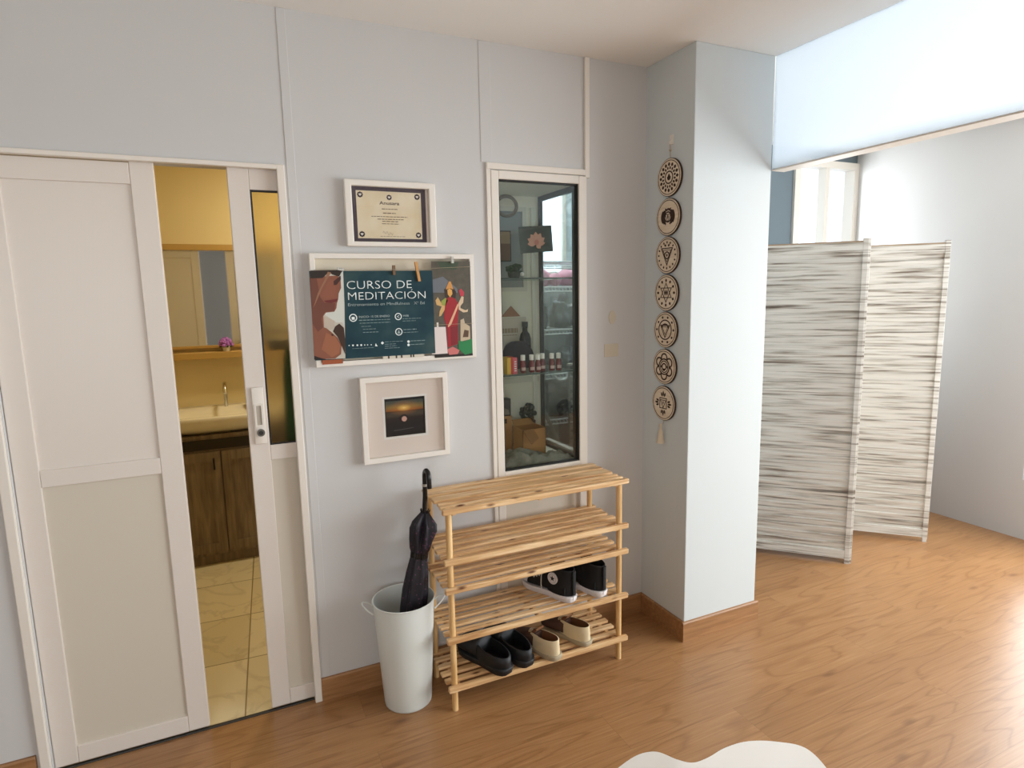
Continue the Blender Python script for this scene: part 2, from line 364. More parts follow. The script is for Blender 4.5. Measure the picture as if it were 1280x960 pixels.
class MB:
    def __init__(s): s.bm = bmesh.new()
    def poly(s, pts):
        return s.bm.faces.new([s.bm.verts.new(Vector(p)) for p in pts])
    def box(s, a, b, bev=0.0, seg=2):
        x0, y0, z0 = a; x1, y1, z1 = b
        v = [s.bm.verts.new(p) for p in ((x0,y0,z0),(x1,y0,z0),(x1,y1,z0),(x0,y1,z0),(x0,y0,z1),(x1,y0,z1),(x1,y1,z1),(x0,y1,z1))]
        fs = [s.bm.faces.new([v[i] for i in q]) for q in ((0,3,2,1),(4,5,6,7),(0,1,5,4),(1,2,6,5),(2,3,7,6),(3,0,4,7))]
        if bev > 0:
            es = list({e for f in fs for e in f.edges})
            bmesh.ops.bevel(s.bm, geom=es, offset=bev, segments=seg, affect='EDGES', profile=0.5)
        return s
    def obox(s, p, q, w, h, up=(0, 0, 1), bev=0.0):
        # a bar of section w x h running from p to q
        p, q = Vector(p), Vector(q); d = (q-p).normalized(); u = Vector(up)
        r = d.cross(u).normalized(); u = r.cross(d).normalized()
        vs = []
        for base in (p, q):
            for a, b in ((-1,-1),(1,-1),(1,1),(-1,1)):
                vs.append(s.bm.verts.new(base + r*(a*w/2) + u*(b*h/2)))
        fs = [s.bm.faces.new([vs[i] for i in f]) for f in ((3,2,1,0),(4,5,6,7),(0,1,5,4),(1,2,6,5),(2,3,7,6),(3,0,4,7))]
        if bev > 0:
            es = list({e for f in fs for e in f.edges})
            bmesh.ops.bevel(s.bm, geom=es, offset=bev, segments=2, affect='EDGES', profile=0.5)
        return s
    def loft(s, rings, cap0=True, cap1=True, closed=True):
        R = [[s.bm.verts.new(Vector(p)) for p in r] for r in rings]
        n = len(R[0])
        for a, b in zip(R, R[1:]):
            for i in range(n if closed else n-1):
                j = (i+1) % n
                s.bm.faces.new((a[i], a[j], b[j], b[i]))
        if cap0 and closed: s.bm.faces.new(list(reversed(R[0])))
        if cap1 and closed: s.bm.faces.new(R[-1])
        return s
    def tube(s, pts, r, n=10, cap=True, closed=False):
        pts = [Vector(p) for p in pts]; rings = []
        rr = r if isinstance(r, (list, tuple)) else [r]*len(pts)
        m = len(pts); prev = None
        for i, p in enumerate(pts):
            if closed: t = pts[(i+1) % m]-pts[i-1]
            else: t = pts[min(i+1, m-1)]-pts[max(i-1, 0)]
            t.normalize()
            if prev is None:
                a = Vector((0, 0, 1)) if abs(t.z) < 0.9 else Vector((1, 0, 0))
                u = t.cross(a).normalized()
            else:
                u = (prev - t*prev.dot(t)).normalized()
            prev = u; w = t.cross(u)
            rings.append([p + (u*math.cos(2*PI*k/n) + w*math.sin(2*PI*k/n))*rr[i] for k in range(n)])
        if closed: rings.append(rings[0])
        return s.loft(rings, cap and not closed, cap and not closed)
    def lathe(s, prof, n=32, center=(0, 0, 0), cap0=False, cap1=False):
        c = Vector(center)
        return s.loft([[c + Vector((r*math.cos(2*PI*k/n), r*math.sin(2*PI*k/n), z)) for k in range(n)] for r, z in prof], cap0, cap1)
    def cyl(s, p, q, r, n=16, r2=None):
        return s.tube([p, q], [r, r if r2 is None else r2], n)
    def ball(s, c, r, seg=16, rings=10, sc=(1, 1, 1)):
        c = Vector(c); R = []
        for i in range(rings+1):
            t = PI*i/rings; rr = max(math.sin(t), 1e-3)
            R.append([c + Vector((r*sc[0]*rr*math.cos(2*PI*k/seg), r*sc[1]*rr*math.sin(2*PI*k/seg), -r*sc[2]*math.cos(t))) for k in range(seg)])
        return s.loft(R)
    def prism(s, pts, d):
        # polygon pts (3D) pushed along vector d
        d = Vector(d); a = [Vector(p) for p in pts]
        return s.loft([a, [p+d for p in a]])
    def plate(s, pts2, y0, y1):
        # polygon in the x-z plane, from depth y0 (front) to y1
        return s.prism([(x, y0, z) for x, z in pts2], (0, y1-y0, 0))
    def hollow(s, outer, inner, y0, y1):
        # rectangular ring in x-z (outer/inner = x0,z0,x1,z1) between y0 and y1
        def q(r, y): x0, z0, x1, z1 = r; return [(x0,y,z0),(x1,y,z0),(x1,y,z1),(x0,y,z1)]
        return s.loft([q(outer, y0), q(inner, y0), q(inner, y1), q(outer, y1), q(outer, y0)], False, False)
    def obj(s, name, m, parent=None, smooth=False, world=True, angle=40):
        if parent is not None and world:
            s.bm.transform(wm(parent).inverted())
        bmesh.ops.remove_doubles(s.bm, verts=s.bm.verts, dist=1e-6)
        bmesh.ops.recalc_face_normals(s.bm, faces=s.bm.faces)
        me = bpy.data.meshes.new(name); s.bm.to_mesh(me); s.bm.free()
        me.materials.append(m)
        if smooth:
            me.polygons.foreach_set('use_smooth', [True]*len(me.polygons))
            me.set_sharp_from_angle(angle=math.radians(angle))
        o = bpy.data.objects.new(name, me); C.objects.link(o)
        if parent is not None: o.parent = parent
        return o

def struct(o):
    o['kind'] = 'structure'; return o
def bx(a, b, bev=0.0): return MB().box(a, b, bev)

def subsurf(o, lv=2):
    m = o.modifiers.new('Subdivision', 'SUBSURF'); m.levels = lv; m.render_levels = lv
    return o

def origin_to(o, loc):
    # moves a top-level mesh's origin to its base
    loc = Vector(loc); o.data.transform(Matrix.Translation(-loc)); o.location = loc
    return o

def text(name, body, x0, x1, zb, cap, y, m, parent, weight=0.0, thick=0.0004):
    cu = bpy.data.curves.new(name, 'FONT'); cu.body = body; cu.size = 1.0; cu.offset = weight; cu.resolution_u = 3
    t = bpy.data.objects.new(name + '_source', cu); C.objects.link(t)
    bpy.context.view_layer.update()
    dg = bpy.context.evaluated_depsgraph_get()
    me = bpy.data.meshes.new_from_object(t.evaluated_get(dg))
    bpy.data.objects.remove(t); bpy.data.curves.remove(cu)
    xs = [v.co.x for v in me.vertices]; ys = [v.co.y for v in me.vertices]
    sx = (x1-x0)/(max(xs)-min(xs)); capr = 0.729
    mn = min(xs)
    bm = bmesh.new(); bm.from_mesh(me); bpy.data.meshes.remove(me)
    for v in bm.verts:
        v.co = Vector((x0+(v.co.x-mn)*sx, y, zb+v.co.y*cap/capr))
    b = MB(); b.bm.free(); b.bm = bm
    r = bmesh.ops.extrude_face_region(bm, geom=list(bm.faces))
    bmesh.ops.translate(bm, vec=(0, thick, 0), verts=[g for g in r['geom'] if isinstance(g, bmesh.types.BMVert)])
    return b.obj(name, m, parent)

def quadmap(px, rect):
    # maps points measured on the print to the print's own rectangle (x0,z0,x1,z1)
    (tl, tr, br, bl) = px; x0, z0, x1, z1 = rect
    def f(p):
        u, v = 0.5, 0.5
        for _ in range(12):
            X = (1-v)*((1-u)*tl[0]+u*tr[0]) + v*((1-u)*bl[0]+u*br[0]); Y = (1-v)*((1-u)*tl[1]+u*tr[1]) + v*((1-u)*bl[1]+u*br[1])
            u += (p[0]-X)/max(1e-6, (tr[0]-tl[0])); v += (p[1]-Y)/max(1e-6, (bl[1]-tl[1]))
        return (x0+u*(x1-x0), z1-v*(z1-z0))
    return f

def circ(cx, cz, r, n=24, a0=0.0, rz=None):
    rz = r if rz is None else rz
    return [(cx+r*math.cos(a0+2*PI*k/n), cz+rz*math.sin(a0+2*PI*k/n)) for k in range(n)]

def catmull(P, n=6, closed=False):
    P = [Vector(p) for p in P]; out = []; m = len(P)
    rng = range(m) if closed else range(m-1)
    for i in rng:
        if closed: a, b, c, d = P[i-1], P[i], P[(i+1) % m], P[(i+2) % m]
        else: a, b, c, d = P[max(i-1, 0)], P[i], P[i+1], P[min(i+2, m-1)]
        for k in range(n):
            t = k/n
            out.append(0.5*((2*b)+(c-a)*t+(2*a-5*b+4*c-d)*t*t+(3*b-a-3*c+d)*t**3))
    if not closed: out.append(P[-1])
    return out

# ------------------------------------------------------------------ camera
cam = bpy.data.cameras.new('camera'); co = bpy.data.objects.new('camera', cam); C.objects.link(co)
yaw, pitch, roll, f = 0.4320, -0.1469, -0.0209, 768.07
fw = Vector((math.sin(yaw)*math.cos(pitch), math.cos(yaw)*math.cos(pitch), math.sin(pitch)))
rt = Vector((math.cos(yaw), -math.sin(yaw), 0)); up = rt.cross(fw)
r2 = rt*math.cos(roll)+up*math.sin(roll); u2 = -rt*math.sin(roll)+up*math.cos(roll)
mw = Matrix((r2, u2, -fw)).transposed().to_4x4(); mw.translation = (-0.3651, -2.3723, 1.5929)
co.matrix_world = mw
cam.sensor_fit = 'HORIZONTAL'; cam.sensor_width = 36.0; cam.lens = f/1280.0*36.0; cam.clip_start = 0.02
S.camera = co

# ------------------------------------------------------------------ setting
H = 2.571
PX0, PX1, PD = 1.421, 1.854, -0.317       # pillar
XR, YF, XL = 4.05, -4.6, -2.4               # room limits

fl = MB(); fl.poly([(XL, YF, 0), (XR, YF, 0), (XR, 1.0, 0), (1.86, 1.0, 0), (1.86, 0.02, 0), (XL, 0.02, 0)])
o = fl.obj('floor', M['floor']); struct(o)
o = bx((XL, YF, H), (XR, 2.3, H+0.06)).obj('ceiling', M['ceiling']); struct(o)

w = MB()
w.box((XL, 0, 0), (-1.02, 0.10, H))
w.box((-1.02, 0, 2.045), (-0.150, 0.10, H))
w.box((-0.150, 0.0, 0), (0.645, 0.012, H))
w.box((-0.150, 0.062, 0), (0.62, 0.10, H))
w.box((0.645, 0.0, 2.080), (1.100, 0.10, H))
w.box((1.100, 0.0, 0), (PX0, 0.10, H))
struct(w.obj('wall_back', M['wall']))
struct(bx((PX0, PD, 0), (PX1, 0.10, H), 0.003).obj('wall_pillar', M['pillar']))
struct(bx((XL-0.1, YF, 0), (XL, 0.10, H)).obj('wall_left', M['farwall']))
# wall behind the camera with a window opening, and the window wall on the right
w = MB()
w.box((XL, YF-0.1, 0), (XR, YF, 0.72)); w.box((XL, YF-0.1, 2.28), (XR, YF, H)); w.box((XL, YF-0.1, 0.72), (-2.2, YF, 2.28)); w.box((-0.9, YF-0.1, 0.72), (XR, YF, 2.28))
struct(w.obj('wall_front', M['farwall']))
w = MB()
w.box((XR, YF, 0), (XR+0.1, 1.0, 0.38)); w.box((XR, YF, 2.42), (XR+0.1, 1.0, H)); w.box((XR, YF, 0.38), (XR+0.1, -4.4, 2.42)); w.box((XR, -0.35, 0.38), (XR+0.1, 1.0, 2.42))
struct(w.obj('wall_right', M['wall']))
# alcove behind the pillar
w = MB()
w.box((1.794, 0.10, 0), (1.854, 1.0, H))
w.box((1.794, 0.9, 0), (3.385, 1.0, H))
w.box((3.385, 0.9, 0), (XR, 1.0, 0.9)); w.box((3.385, 0.9, 2.5), (XR, 1.0, H))
struct(w.obj('wall_alcove', M['greywall']))
wf = MB(); wf.hollow((3.385, 0.9, XR, 2.5), (3.44, 0.95, XR-0.05, 2.45), 0.88, 0.96); wf.box((3.70, 0.885, 0.95), (3.74, 0.95, 2.45))
struct(wf.obj('window_2', M['white']))
# translucent transom hanging between pillar and window wall
tr = MB(); tr.box((1.856, YF, 2.103), (1.868, PD-0.001, H-0.002))
struct(tr.obj('window_3', M['transom']))
tr = MB(); tr.box((1.856, YF, 2.098), (1.93, PD-0.001, 2.104))
struct(tr.obj('trim_1', M['white']))

# baseboards
def baseboard(name, a, b, n):
    # a->b along the floor, n = direction into the room
    a, b, n = Vector((*a, 0)), Vector((*b, 0)), Vector((*n, 0))
    t = 0.013; h = 0.093
    prof = [(0, 0), (t, 0), (t, h-0.006), (t-0.004, h), (0, h)]
    m = MB(); m.loft([[p + n*u + Vector((0, 0, v)) for u, v in prof] for p in (a, b)])
    struct(m.obj(name, M['base']))
baseboard('baseboard_back', (-0.136, 0), (PX0, 0), (0, -1))
baseboard('baseboard_pillar_side', (PX0, -0.0128), (PX0, PD-0.0001), (-1, 0))
baseboard('baseboard_pillar_front', (PX0-0.0131, PD), (PX1+0.0131, PD), (0, -1))
baseboard('baseboard_pillar_end', (PX1, PD+0.0002), (PX1, 0.9), (1, 0))
baseboard('baseboard_alcove', (1.867, 0.9), (XR, 0.9), (0, -1))
baseboard('baseboard_left', (XL, 0), (XL, YF), (1, 0))
baseboard('baseboard_back_left', (XL, 0), (-1.06, 0), (0, -1))

# wall strips and trims
m = MB(); m.box((-0.128, -0.003, 0.0935), (-0.098, -0.0001, H-.001), 0.0015); m.box((-0.0985, -0.0016, 0.0936), (-0.075, -0.0002, H-.0012))
struct(m.obj('trim_2', M['wall']))
m = MB(); m.box((0.612, -0.0025, 2.1145), (0.660, -0.0001, H-.001), 0.0012)
struct(m.obj('trim_3', M['wall']))
m = MB(); m.box((1.092, -0.0125, 2.078), (1.115, -0.0001, H-.001), 0.003); m.box((0.632, -0.0118, 2.0885), (1.1145, -0.0002, 2.1138), 0.003); m.box((0.630, -0.010, 0.0935), (0.648, -0.0003, 2.1132), 0.002)
struct(m.obj('trim_4', M['white']))
# door casing
m = MB(); m.box((-0.163, -0.014, 0), (-0.136, 0.014, 2.053), 0.003); m.box((-1.052, -0.0135, 2.037), (-0.1365, 0.0135, 2.0525), 0.003); m.box((-1.05, -0.014, 0), (-1.021, 0.1, 2.052), 0.003)
struct(m.obj('trim_5', M['white']))
m = MB(); m.box((-1.02, 0.012, -0.002), (-0.164, 0.026, 0.005), 0.002)
struct(m.obj('trim_6', M['darkframe']))

# sliding door leaf running into the wall pocket
d = MB(); y0, y1 = 0.018, 0.048
DX0, DX1, GX0, GX1 = -0.322, 0.46, -0.253, 0.39
d.box((DX0, y0, 0.010), (GX0, y1, 2.043), 0.003); d.box((GX1, y0, 0.010), (DX1, y1, 2.043), 0.003)
d.box((GX0, y0, 1.968), (GX1, y1, 2.043), 0.002); d.box((GX0, y0, 0.998), (GX1, y1, 1.055), 0.002); d.box((GX0, y0, 0.010), (GX1, y1, 0.072), 0.002)
door = struct(d.obj('door_1', M['whitedoor']))
p = bx((GX0, y0+0.008, 0.072), (GX1, y1-0.008, 0.998)).obj('door_panel', M['panel'], door)
p = bx((GX0, 0.030, 1.055), (GX1, 0.036, 1.968)).obj('glass_pane', M['frosted'], door)
g = MB(); g.hollow((GX0, 1.055, GX1, 1.968), (GX0+0.006, 1.061, GX1-0.006, 1.962), 0.021, 0.032); g.obj('glazing_seal', M['black'], door)
hp = MB(); hp.box((-0.303, 0.008, 1.065), (-0.262, y0, 1.275), 0.004)
hd = hp.obj('handle_plate', M['white'], door, smooth=True)
h = MB(); h.hollow((-0.297, 1.130, -0.268, 1.215), (-0.291, 1.137, -0.274, 1.208), 0.003, 0.009); h.obj('finger_pull', M['white'], hd)
h = MB(); h.box((-0.291, 0.0072, 1.137), (-0.274, 0.0085, 1.208)); h.obj('pull_recess', flat('pull_recess_grey', (176, 168, 156)), hd)
h = MB(); h.cyl((-0.281, 0.008, 1.108), (-0.281, 0.0, 1.108), 0.0135, 20); lk = h.obj('lock_ring', mat('lock_metal', (120, 118, 112), 0.35, metal=0.8), hd, smooth=True)
h = MB(); h.cyl((-0.281, 0.001, 1.108), (-0.281, -0.002, 1.108), 0.008, 16); h.obj('lock_cylinder', M['darkframe'], hd, smooth=True)
# second leaf, drawn half across the opening
d = MB(); d.box((-1.019, y0, 0.01), (-0.95, y1, 2.043), 0.003); d.box((-0.61, y0, 0.01), (-0.54, y1, 2.043), 0.003)
for z0, z1 in ((1.968, 2.036), (0.998, 1.055), (0.010, 0.072)): d.box((-0.95, y0, z0), (-0.61, y1, z1), 0.002)
door2 = struct(d.obj('door_2', M['whitedoor']))
bx((-0.95, y0+0.008, 0.072), (-0.61, y1-0.008, 0.998)).obj('door_panel', M['panel'], door2)
bx((-0.95, y0+0.008, 1.055), (-0.61, y1-0.008, 1.968)).obj('upper_panel', M['whitedoor'], door2)

# glazed display opening with a lower panel down to the baseboard
wn = MB(); wx0, wx1 = 0.649, 1.100
wn.hollow((wx0, 0.094, wx1, 2.085), (0.683, 0.76, 1.060, 2.052), -0.012, 0.03)
wn2 = MB()
wn2.box((wx0, -0.012, 0.094), (0.683, 0.03, 2.085), 0.003); wn2.box((1.060, -0.012, 0.094), (wx1, 0.03, 2.085), 0.003)
wn2.box((0.683, -0.012, 2.052), (1.060, 0.03, 2.085), 0.002); wn2.box((0.683, -0.012, 0.765), (1.060, 0.03, 0.825), 0.002); wn2.box((0.683, -0.012, 0.094), (1.060, 0.03, 0.15), 0.002)
wn.bm.free()
win = struct(wn2.obj('window_1', M['white']))
bx((0.683, 0.004, 0.15), (1.060, 0.02, 0.765)).obj('lower_panel', M['panel'], win)
bx((0.683, 0.006, 0.825), (1.060, 0.010, 2.052)).obj('glass_pane', M['glass'], win)
g = MB(); g.hollow((0.683, 0.825, 1.060, 2.052), (0.688, 0.830, 1.055, 2.047), -0.004, 0.022); g.obj('glazing_seal', M['black'], win)

# display niche behind it: floor, roof, side, back with pale mouldings
n = MB()
n.box((0.645, 0.03, 0.80), (1.085, 0.40, 0.824)); n.box((0.645, 0.03, 2.052), (1.085, 0.40, 2.075)); n.box((0.64, 0.03, 0.80), (0.668, 0.40, 2.06)); n.box((0.645, 0.372, 0.80), (1.085, 0.40, 2.06))
struct(n.obj('wall_niche', M['niche']))
n = MB(); n.box((0.668, 0.362, 1.150), (1.046, 0.372, 1.178), 0.002); n.box((1.014, 0.360, 0.824), (1.036, 0.372, 2.0), 0.002)
n.hollow((0.80, 1.60, 0.987, 2.00), (0.82, 1.62, 0.967, 1.978), 0.358, 0.372)
struct(n.obj('trim_7', M['nicheframe']))
n = bx((0.82, 0.364, 1.62), (0.967, 0.371, 1.978)).obj('trim_8', M['greypanel']); struct(n)
# angled dark glazed side of the niche (window into the store room)
sd = MB(); sd.box((1.058, 0.350, 0.824), (1.072, 0.372, 2.052), 0.001); sd.box((1.058, 0.030, 0.824), (1.072, 0.048, 2.052), 0.001)
sd.box((1.058, 0.048, 2.028), (1.072, 0.350, 2.052)); sd.box((1.058, 0.048, 0.824), (1.072, 0.350, 0.840))
sw = struct(sd.obj('window_4', M['darkframe']))
bx((1.0725, 0.040, 0.836), (1.100, 0.360, 0.851), 0.002).obj('sill', M['white'], sw)
bx((1.063, 0.048, 0.840), (1.067, 0.350, 2.028)).obj('glass_pane', M['sideglass'], sw)

# store room behind
n = MB()
n.box((0.60, 0.10, 0), (0.64, 2.1, H)); n.box((0.64, 0.40, 0), (1.10, 0.42, H)); n.box((1.06, 0.42, 0), (1.10, 1.45, H))
n.box((1.06, 1.40, 0), (1.854, 1.46, 1.70)); n.box((1.06, 1.40, 2.45), (1.854, 1.46, H)); n.box((1.06, 1.40, 1.70), (1.15, 1.46, 2.45)); n.box((1.80, 1.40, 1.70), (1.854, 1.46, 2.45)); n.box((1.80, 0.9, 0), (1.854, 1.46, H))
struct(n.obj('wall_store', mat('store_paint', (150, 156, 156), 0.85)))
struct(bx((1.06, 0.1, -0.02), (1.854, 1.46, 0.0)).obj('floor_store', flat('store_floor', (70, 66, 60), 0.7)))
wf = MB(); wf.hollow((1.15, 1.70, 1.80, 2.45), (1.18, 1.73, 1.77, 2.42), 1.385, 1.42)
wf4 = struct(wf.obj('window_5', M['white']))
bx((1.18, 1.405, 1.73), (1.77, 1.411, 2.42)).obj('glass_pane', M['blind'], wf4)

# bathroom shell
n = MB()
n.box((-1.25, 2.05, 0), (0.60, 2.12, H)); n.box((-1.32, 0.10, 0), (-1.25, 2.12, H))
n.box((0.585, 0.10, 0), (0.60, 2.05, H))
struct(n.obj('wall_bathroom', M['bathwall']))
n = MB(); n.poly([(-1.25, 0.02, 0), (0.60, 0.02, 0), (0.60, 2.05, 0), (-1.25, 2.05, 0)]); struct(n.obj('floor_bathroom', M['bathtile']))

# ------------------------------------------------------------------ pictures on the wall
# certificate
t = thing('framed_certificate', 'white framed parchment certificate with dark patterned border, uppermost picture on the wall', 'picture', (0.235, -0.001, 1.775), group='framed pictures on the wall')
m = MB()
X0, Z0, X1, Z1 = 0.062, 1.776, 0.408, 2.016
for (a, b) in (((X0, Z0), (X0+0.027, Z1)), ((X1-0.027, Z0), (X1, Z1))): m.box((a[0], -0.028, a[1]), (b[0], -0.002, b[1]), 0.004)
for (a, b) in (((X0+0.02, Z1-0.022), (X1-0.02, Z1)), ((X0+0.02, Z0), (X1-0.02, Z0+0.018))): m.box((a[0], -0.0278, a[1]), (b[0], -0.002, b[1]), 0.004)
m.obj('moulding', M['frame'], t)
cx0, cz0, cx1, cz1 = 0.089, 1.794, 0.372, 1.994
bx((0.085, -0.006, 1.79), (0.385, -0.002, 1.998)).obj('backing', M['matboard'], t)
bx((cx0, -0.008, cz0), (cx1, -0.006, cz1)).obj('printed_border', M['certborder'], t)
sx0, sz0, sx1, sz1 = cx0+0.018, cz0+0.013, cx1-0.018, cz1-0.014
sh = bx((sx0, -0.0088, sz0), (sx1, -0.008, sz1)).obj('certificate_sheet', M['parchment'], t)
ink = flat('certificate_ink', (62, 46, 50)); ink2 = flat('certificate_ink_faint', (140, 118, 96))
def seal(cx, cz, r, name='corner_emblem'):
    b = MB()
    star = []
    for k in range(16):
        rr = r if k % 2 == 0 else r*0.84
        star.append((cx+rr*math.cos(PI*k/8), cz+rr*math.sin(PI*k/8)))
    b.plate(star, -0.0094, -0.0088)
    e = b.obj(name, ink, sh)
    b = MB(); heart = []
    for k in range(24):
        a = 2*PI*k/24; q = r*0.030
        heart.append((cx+q*16*math.sin(a)**3, cz+q*(13*math.cos(a)-5*math.cos(2*a)-2*math.cos(3*a)-math.cos(4*a))))
    b.plate(heart, -0.0098, -0.0093); b.obj('emblem_heart', M['matwhite'], sh)
for q in ((sx0+0.015, sz1-0.015), (sx1-0.015, sz1-0.015), (sx0+0.015, sz0+0.015), (sx1-0.015, sz0+0.015)): seal(q[0], q[1], 0.0115)
seal((sx0+sx1)/2, sz1-0.021, 0.0105, 'centre_emblem')
mid = (sx0+sx1)/2
text('lettering', 'Anusara', mid-0.038, mid+0.038, sz1-0.048, 0.0125, -0.0093, ink, sh, weight=0.01)
def bars(rows, y, m_, parent, name='text_line'):
    # lines of print too small to read: each a run of word-length strokes
    rnd = random.Random(len(rows)*7)
    for x0, x1, z, h in rows:
        x = x0; b = MB()
        while x < x1:
            L_ = min(rnd.uniform(0.006, 0.017), x1-x)
            b.box((x, y-0.0003, z), (x+L_, y+0.0003, z+h)); x += L_+0.0026
        b.obj(name, m_, parent)
bars([(mid-0.03, mid+0.03, sz1-0.0655, 0.0028), (mid-0.026, mid+0.022, sz1-0.081, 0.0036), (mid-0.070, mid+0.068, sz1-0.0935, 0.0026), (mid-0.048, mid+0.052, sz1-0.103, 0.0028),
      (mid-0.03, mid+0.03, sz1-0.111, 0.003), (mid-0.032, mid+0.034, sz1-0.1195, 0.0024)], -0.0091, ink2, sh)
b = MB(); b.tube([(mid-0.03+0.0035*k, -0.009, sz0+0.02+0.007*math.sin(k*1.7)+0.003*math.sin(k*0.6)) for k in range(12)], 0.0005, 5); b.obj('signature', ink2, sh)
bars([(mid-0.04, mid+0.055, sz0+0.0075, 0.0014)], -0.0091, ink2, sh, 'footer_line')
bx((0.0855, -0.0165, 1.7905), (0.3845, -0.0160, 1.9975)).obj('glass_pane', M['pictureglass'], t)

# sunset picture
t = thing('sunset_picture', 'square white box frame holding a small dark sunset photo in a wide pale mat', 'picture', (0.25, -0.001, 0.943), group='framed pictures on the wall')
m = MB(); X0, Z0, X1, Z1 = 0.077, 0.944, 0.427, 1.284; wd = 0.021
m.box((X0, -0.034, Z0), (X0+wd, -0.002, Z1), 0.002); m.box((X1-wd, -0.034, Z0), (X1, -0.002, Z1), 0.002)
m.box((X0+wd-0.004, -0.0338, Z1-wd), (X1-wd+0.004, -0.002, Z1), 0.002); m.box((X0+wd-0.004, -0.0338, Z0), (X1-wd+0.004, -0.002, Z0+wd), 0.002)
m.obj('moulding', M['frame'], t)
m = MB(); m.hollow((X0+wd-0.002, Z0+wd-0.002, X1-wd+0.002, Z1-wd+0.002), (0.163, 1.031, 0.343, 1.201), -0.014, -0.006); m.obj('mat_board', M['matboard'], t)
m = MB(); b_ = []
m.hollow((0.163, 1.031, 0.343, 1.201), (0.1715, 1.0395, 0.3345, 1.1925), -0.0138, -0.0075)
m.obj('mat_core', M['matwhite'], t)
m = MB(); m.box((0.166, -0.0075, 1.034), (0.340, -0.0065, 1.198)); ph = m.obj('photo_print', flat('photo_black', (14, 11, 12), 0.4), t)
m = MB(); m.box((0.177, -0.0082, 1.044), (0.3285, -0.0075, 1.181)); m.obj('sunset_image', M['sunset'], ph)
m = MB(); m.tube([(0.2475+0.0165*math.cos(a), -0.0083, 1.108+0.0145*math.sin(a)) for a in [PI*k/14 for k in range(-2, 17)]], 0.0023, 6); m.obj('ring_silhouette', flat('ring_black', (26, 8, 10)), ph)
m = MB(); m.plate(circ(0.249, 1.106, 0.0105, 20), -0.0086, -0.0080); m.obj('reflected_sun', flat('reflected_sun', (222, 176, 158)), ph)
m = MB(); m.plate([(0.205, 1.061), (0.24, 1.0625), (0.285, 1.066), (0.285, 1.068), (0.24, 1.0650), (0.205, 1.063)], -0.0086, -0.0080); m.obj('shore_line', flat('shore_grey', (92, 86, 88)), ph)
bx((X0+wd-0.001, -0.024, Z0+wd-0.001), (X1-wd+0.001, -0.0235, Z1-wd+0.001)).obj('glass_pane', M['pictureglass'], t)

# large open frame with strings
t = thing('string_photo_frame', 'large shallow white frame strung with line, behind the teal poster', 'frame', (0.24, -0.001, 1.334))
m = MB(); X0, Z0, X1, Z1 = -0.076, 1.335, 0.557, 1.750; wd = 0.019
m.box((X0, -0.030, Z0), (X0+wd, -0.002, Z1), 0.002); m.box((X1-wd, -0.030, Z0), (X1, -0.002, Z1), 0.002)
m.box((X0+wd-0.004, -0.0298, Z1-wd), (X1-wd+0.004, -0.002, Z1), 0.002); m.box((X0+wd-0.004, -0.0298, Z0), (X1-wd+0.004, -0.002, Z0+wd), 0.002)
m.obj('moulding', M['frame'], t)
bx((X0+wd-0.002, -0.005, Z0+wd-0.002), (X1-wd+0.002, -0.002, Z1-wd+0.002)).obj('backing', mat('linen_backing', (220, 209, 188), 0.9), t)
m = MB(); m.tube([(X0+0.012, -0.031, 1.690), (0.24, -0.0340, 1.6895), (X1-0.012, -0.0340, 1.701)], 0.0006, 5); m.obj('string', M['cord'], t)
m = MB(); m.tube([(X0+0.012, -0.031, 1.4725), (0.24, -0.0340, 1.4735), (X1-0.012, -0.0340, 1.475)], 0.0006, 5); m.obj('string', M['cord'], t)

# poster
PYY = -0.036
t = thing('hanging_poster', 'teal course poster with a portrait of a woman, hung over the large frame', 'poster', (0.15, -0.036, 1.363))
pr = (-0.080, 1.363, 0.380, 1.686)
bx((pr[0], PYY, pr[1]), (pr[2], PYY+0.0012, pr[3])).obj('sheet', M['poster'], t)
q = quadmap(((386, 338), (540, 340), (543, 443), (393, 447)), pr)
def cropmap(x, y):       # on the print's portrait side
    return q((380+x/7.383, 325+y/7.383))
def pp(pts): return [cropmap(*p) for p in pts]
def layer(name, pts, col, k, parent, fn=pp, y0=PYY):
    b = MB(); b.plate(fn(pts), y0-0.0003*(k+1), y0-0.0003*k+0.0001); return b.obj(name, flat('print_%d_%d_%d' % col, col, 0.4), parent)
po = layer('portrait_print', [(52, 92), (340, 92), (352, 400), (358, 890), (88, 892)], (196, 190, 176), 0, t)
layer('print_haze', [(300, 100), (340, 100), (350, 600), (330, 560), (280, 560), (170, 480), (280, 400)], (206, 208, 200), 1, po)
layer('print_face', [(52, 150), (290, 140), (318, 180), (322, 250), (300, 300), (296, 352), (285, 385), (280, 430), (262, 462), (190, 468), (165, 500), (170, 590), (230, 640), (290, 700), (325, 770), (320, 850), (270, 888), (88, 890)], (136, 84, 64), 2, po)
layer('print_face_shade', [(52, 160), (110, 165), (140, 330), (175, 380), (270, 385), (262, 455), (180, 462), (150, 520), (165, 600), (120, 640), (72, 560)], (112, 66, 52), 3, po)
layer('print_cheek', [(215, 190), (262, 175), (276, 260), (262, 330), (190, 345), (150, 320)], (142, 86, 66), 3, po)
layer('print_lips', [(172, 362), (245, 352), (292, 345), (285, 372), (235, 384), (190, 378)], (110, 44, 44), 4, po)
layer('print_eye', [(255, 190), (318, 140), (320, 175), (282, 222), (258, 225)], (70, 40, 36), 4, po)
layer('print_hair', [(52, 92), (345, 92), (325, 112), (305, 150), (245, 130), (215, 108), (160, 160), (56, 162)], (44, 34, 28), 3, po)
layer('print_veil', [(205, 105), (235, 112), (160, 240), (95, 395), (80, 420), (120, 290), (175, 180)], (150, 108, 82), 4, po)
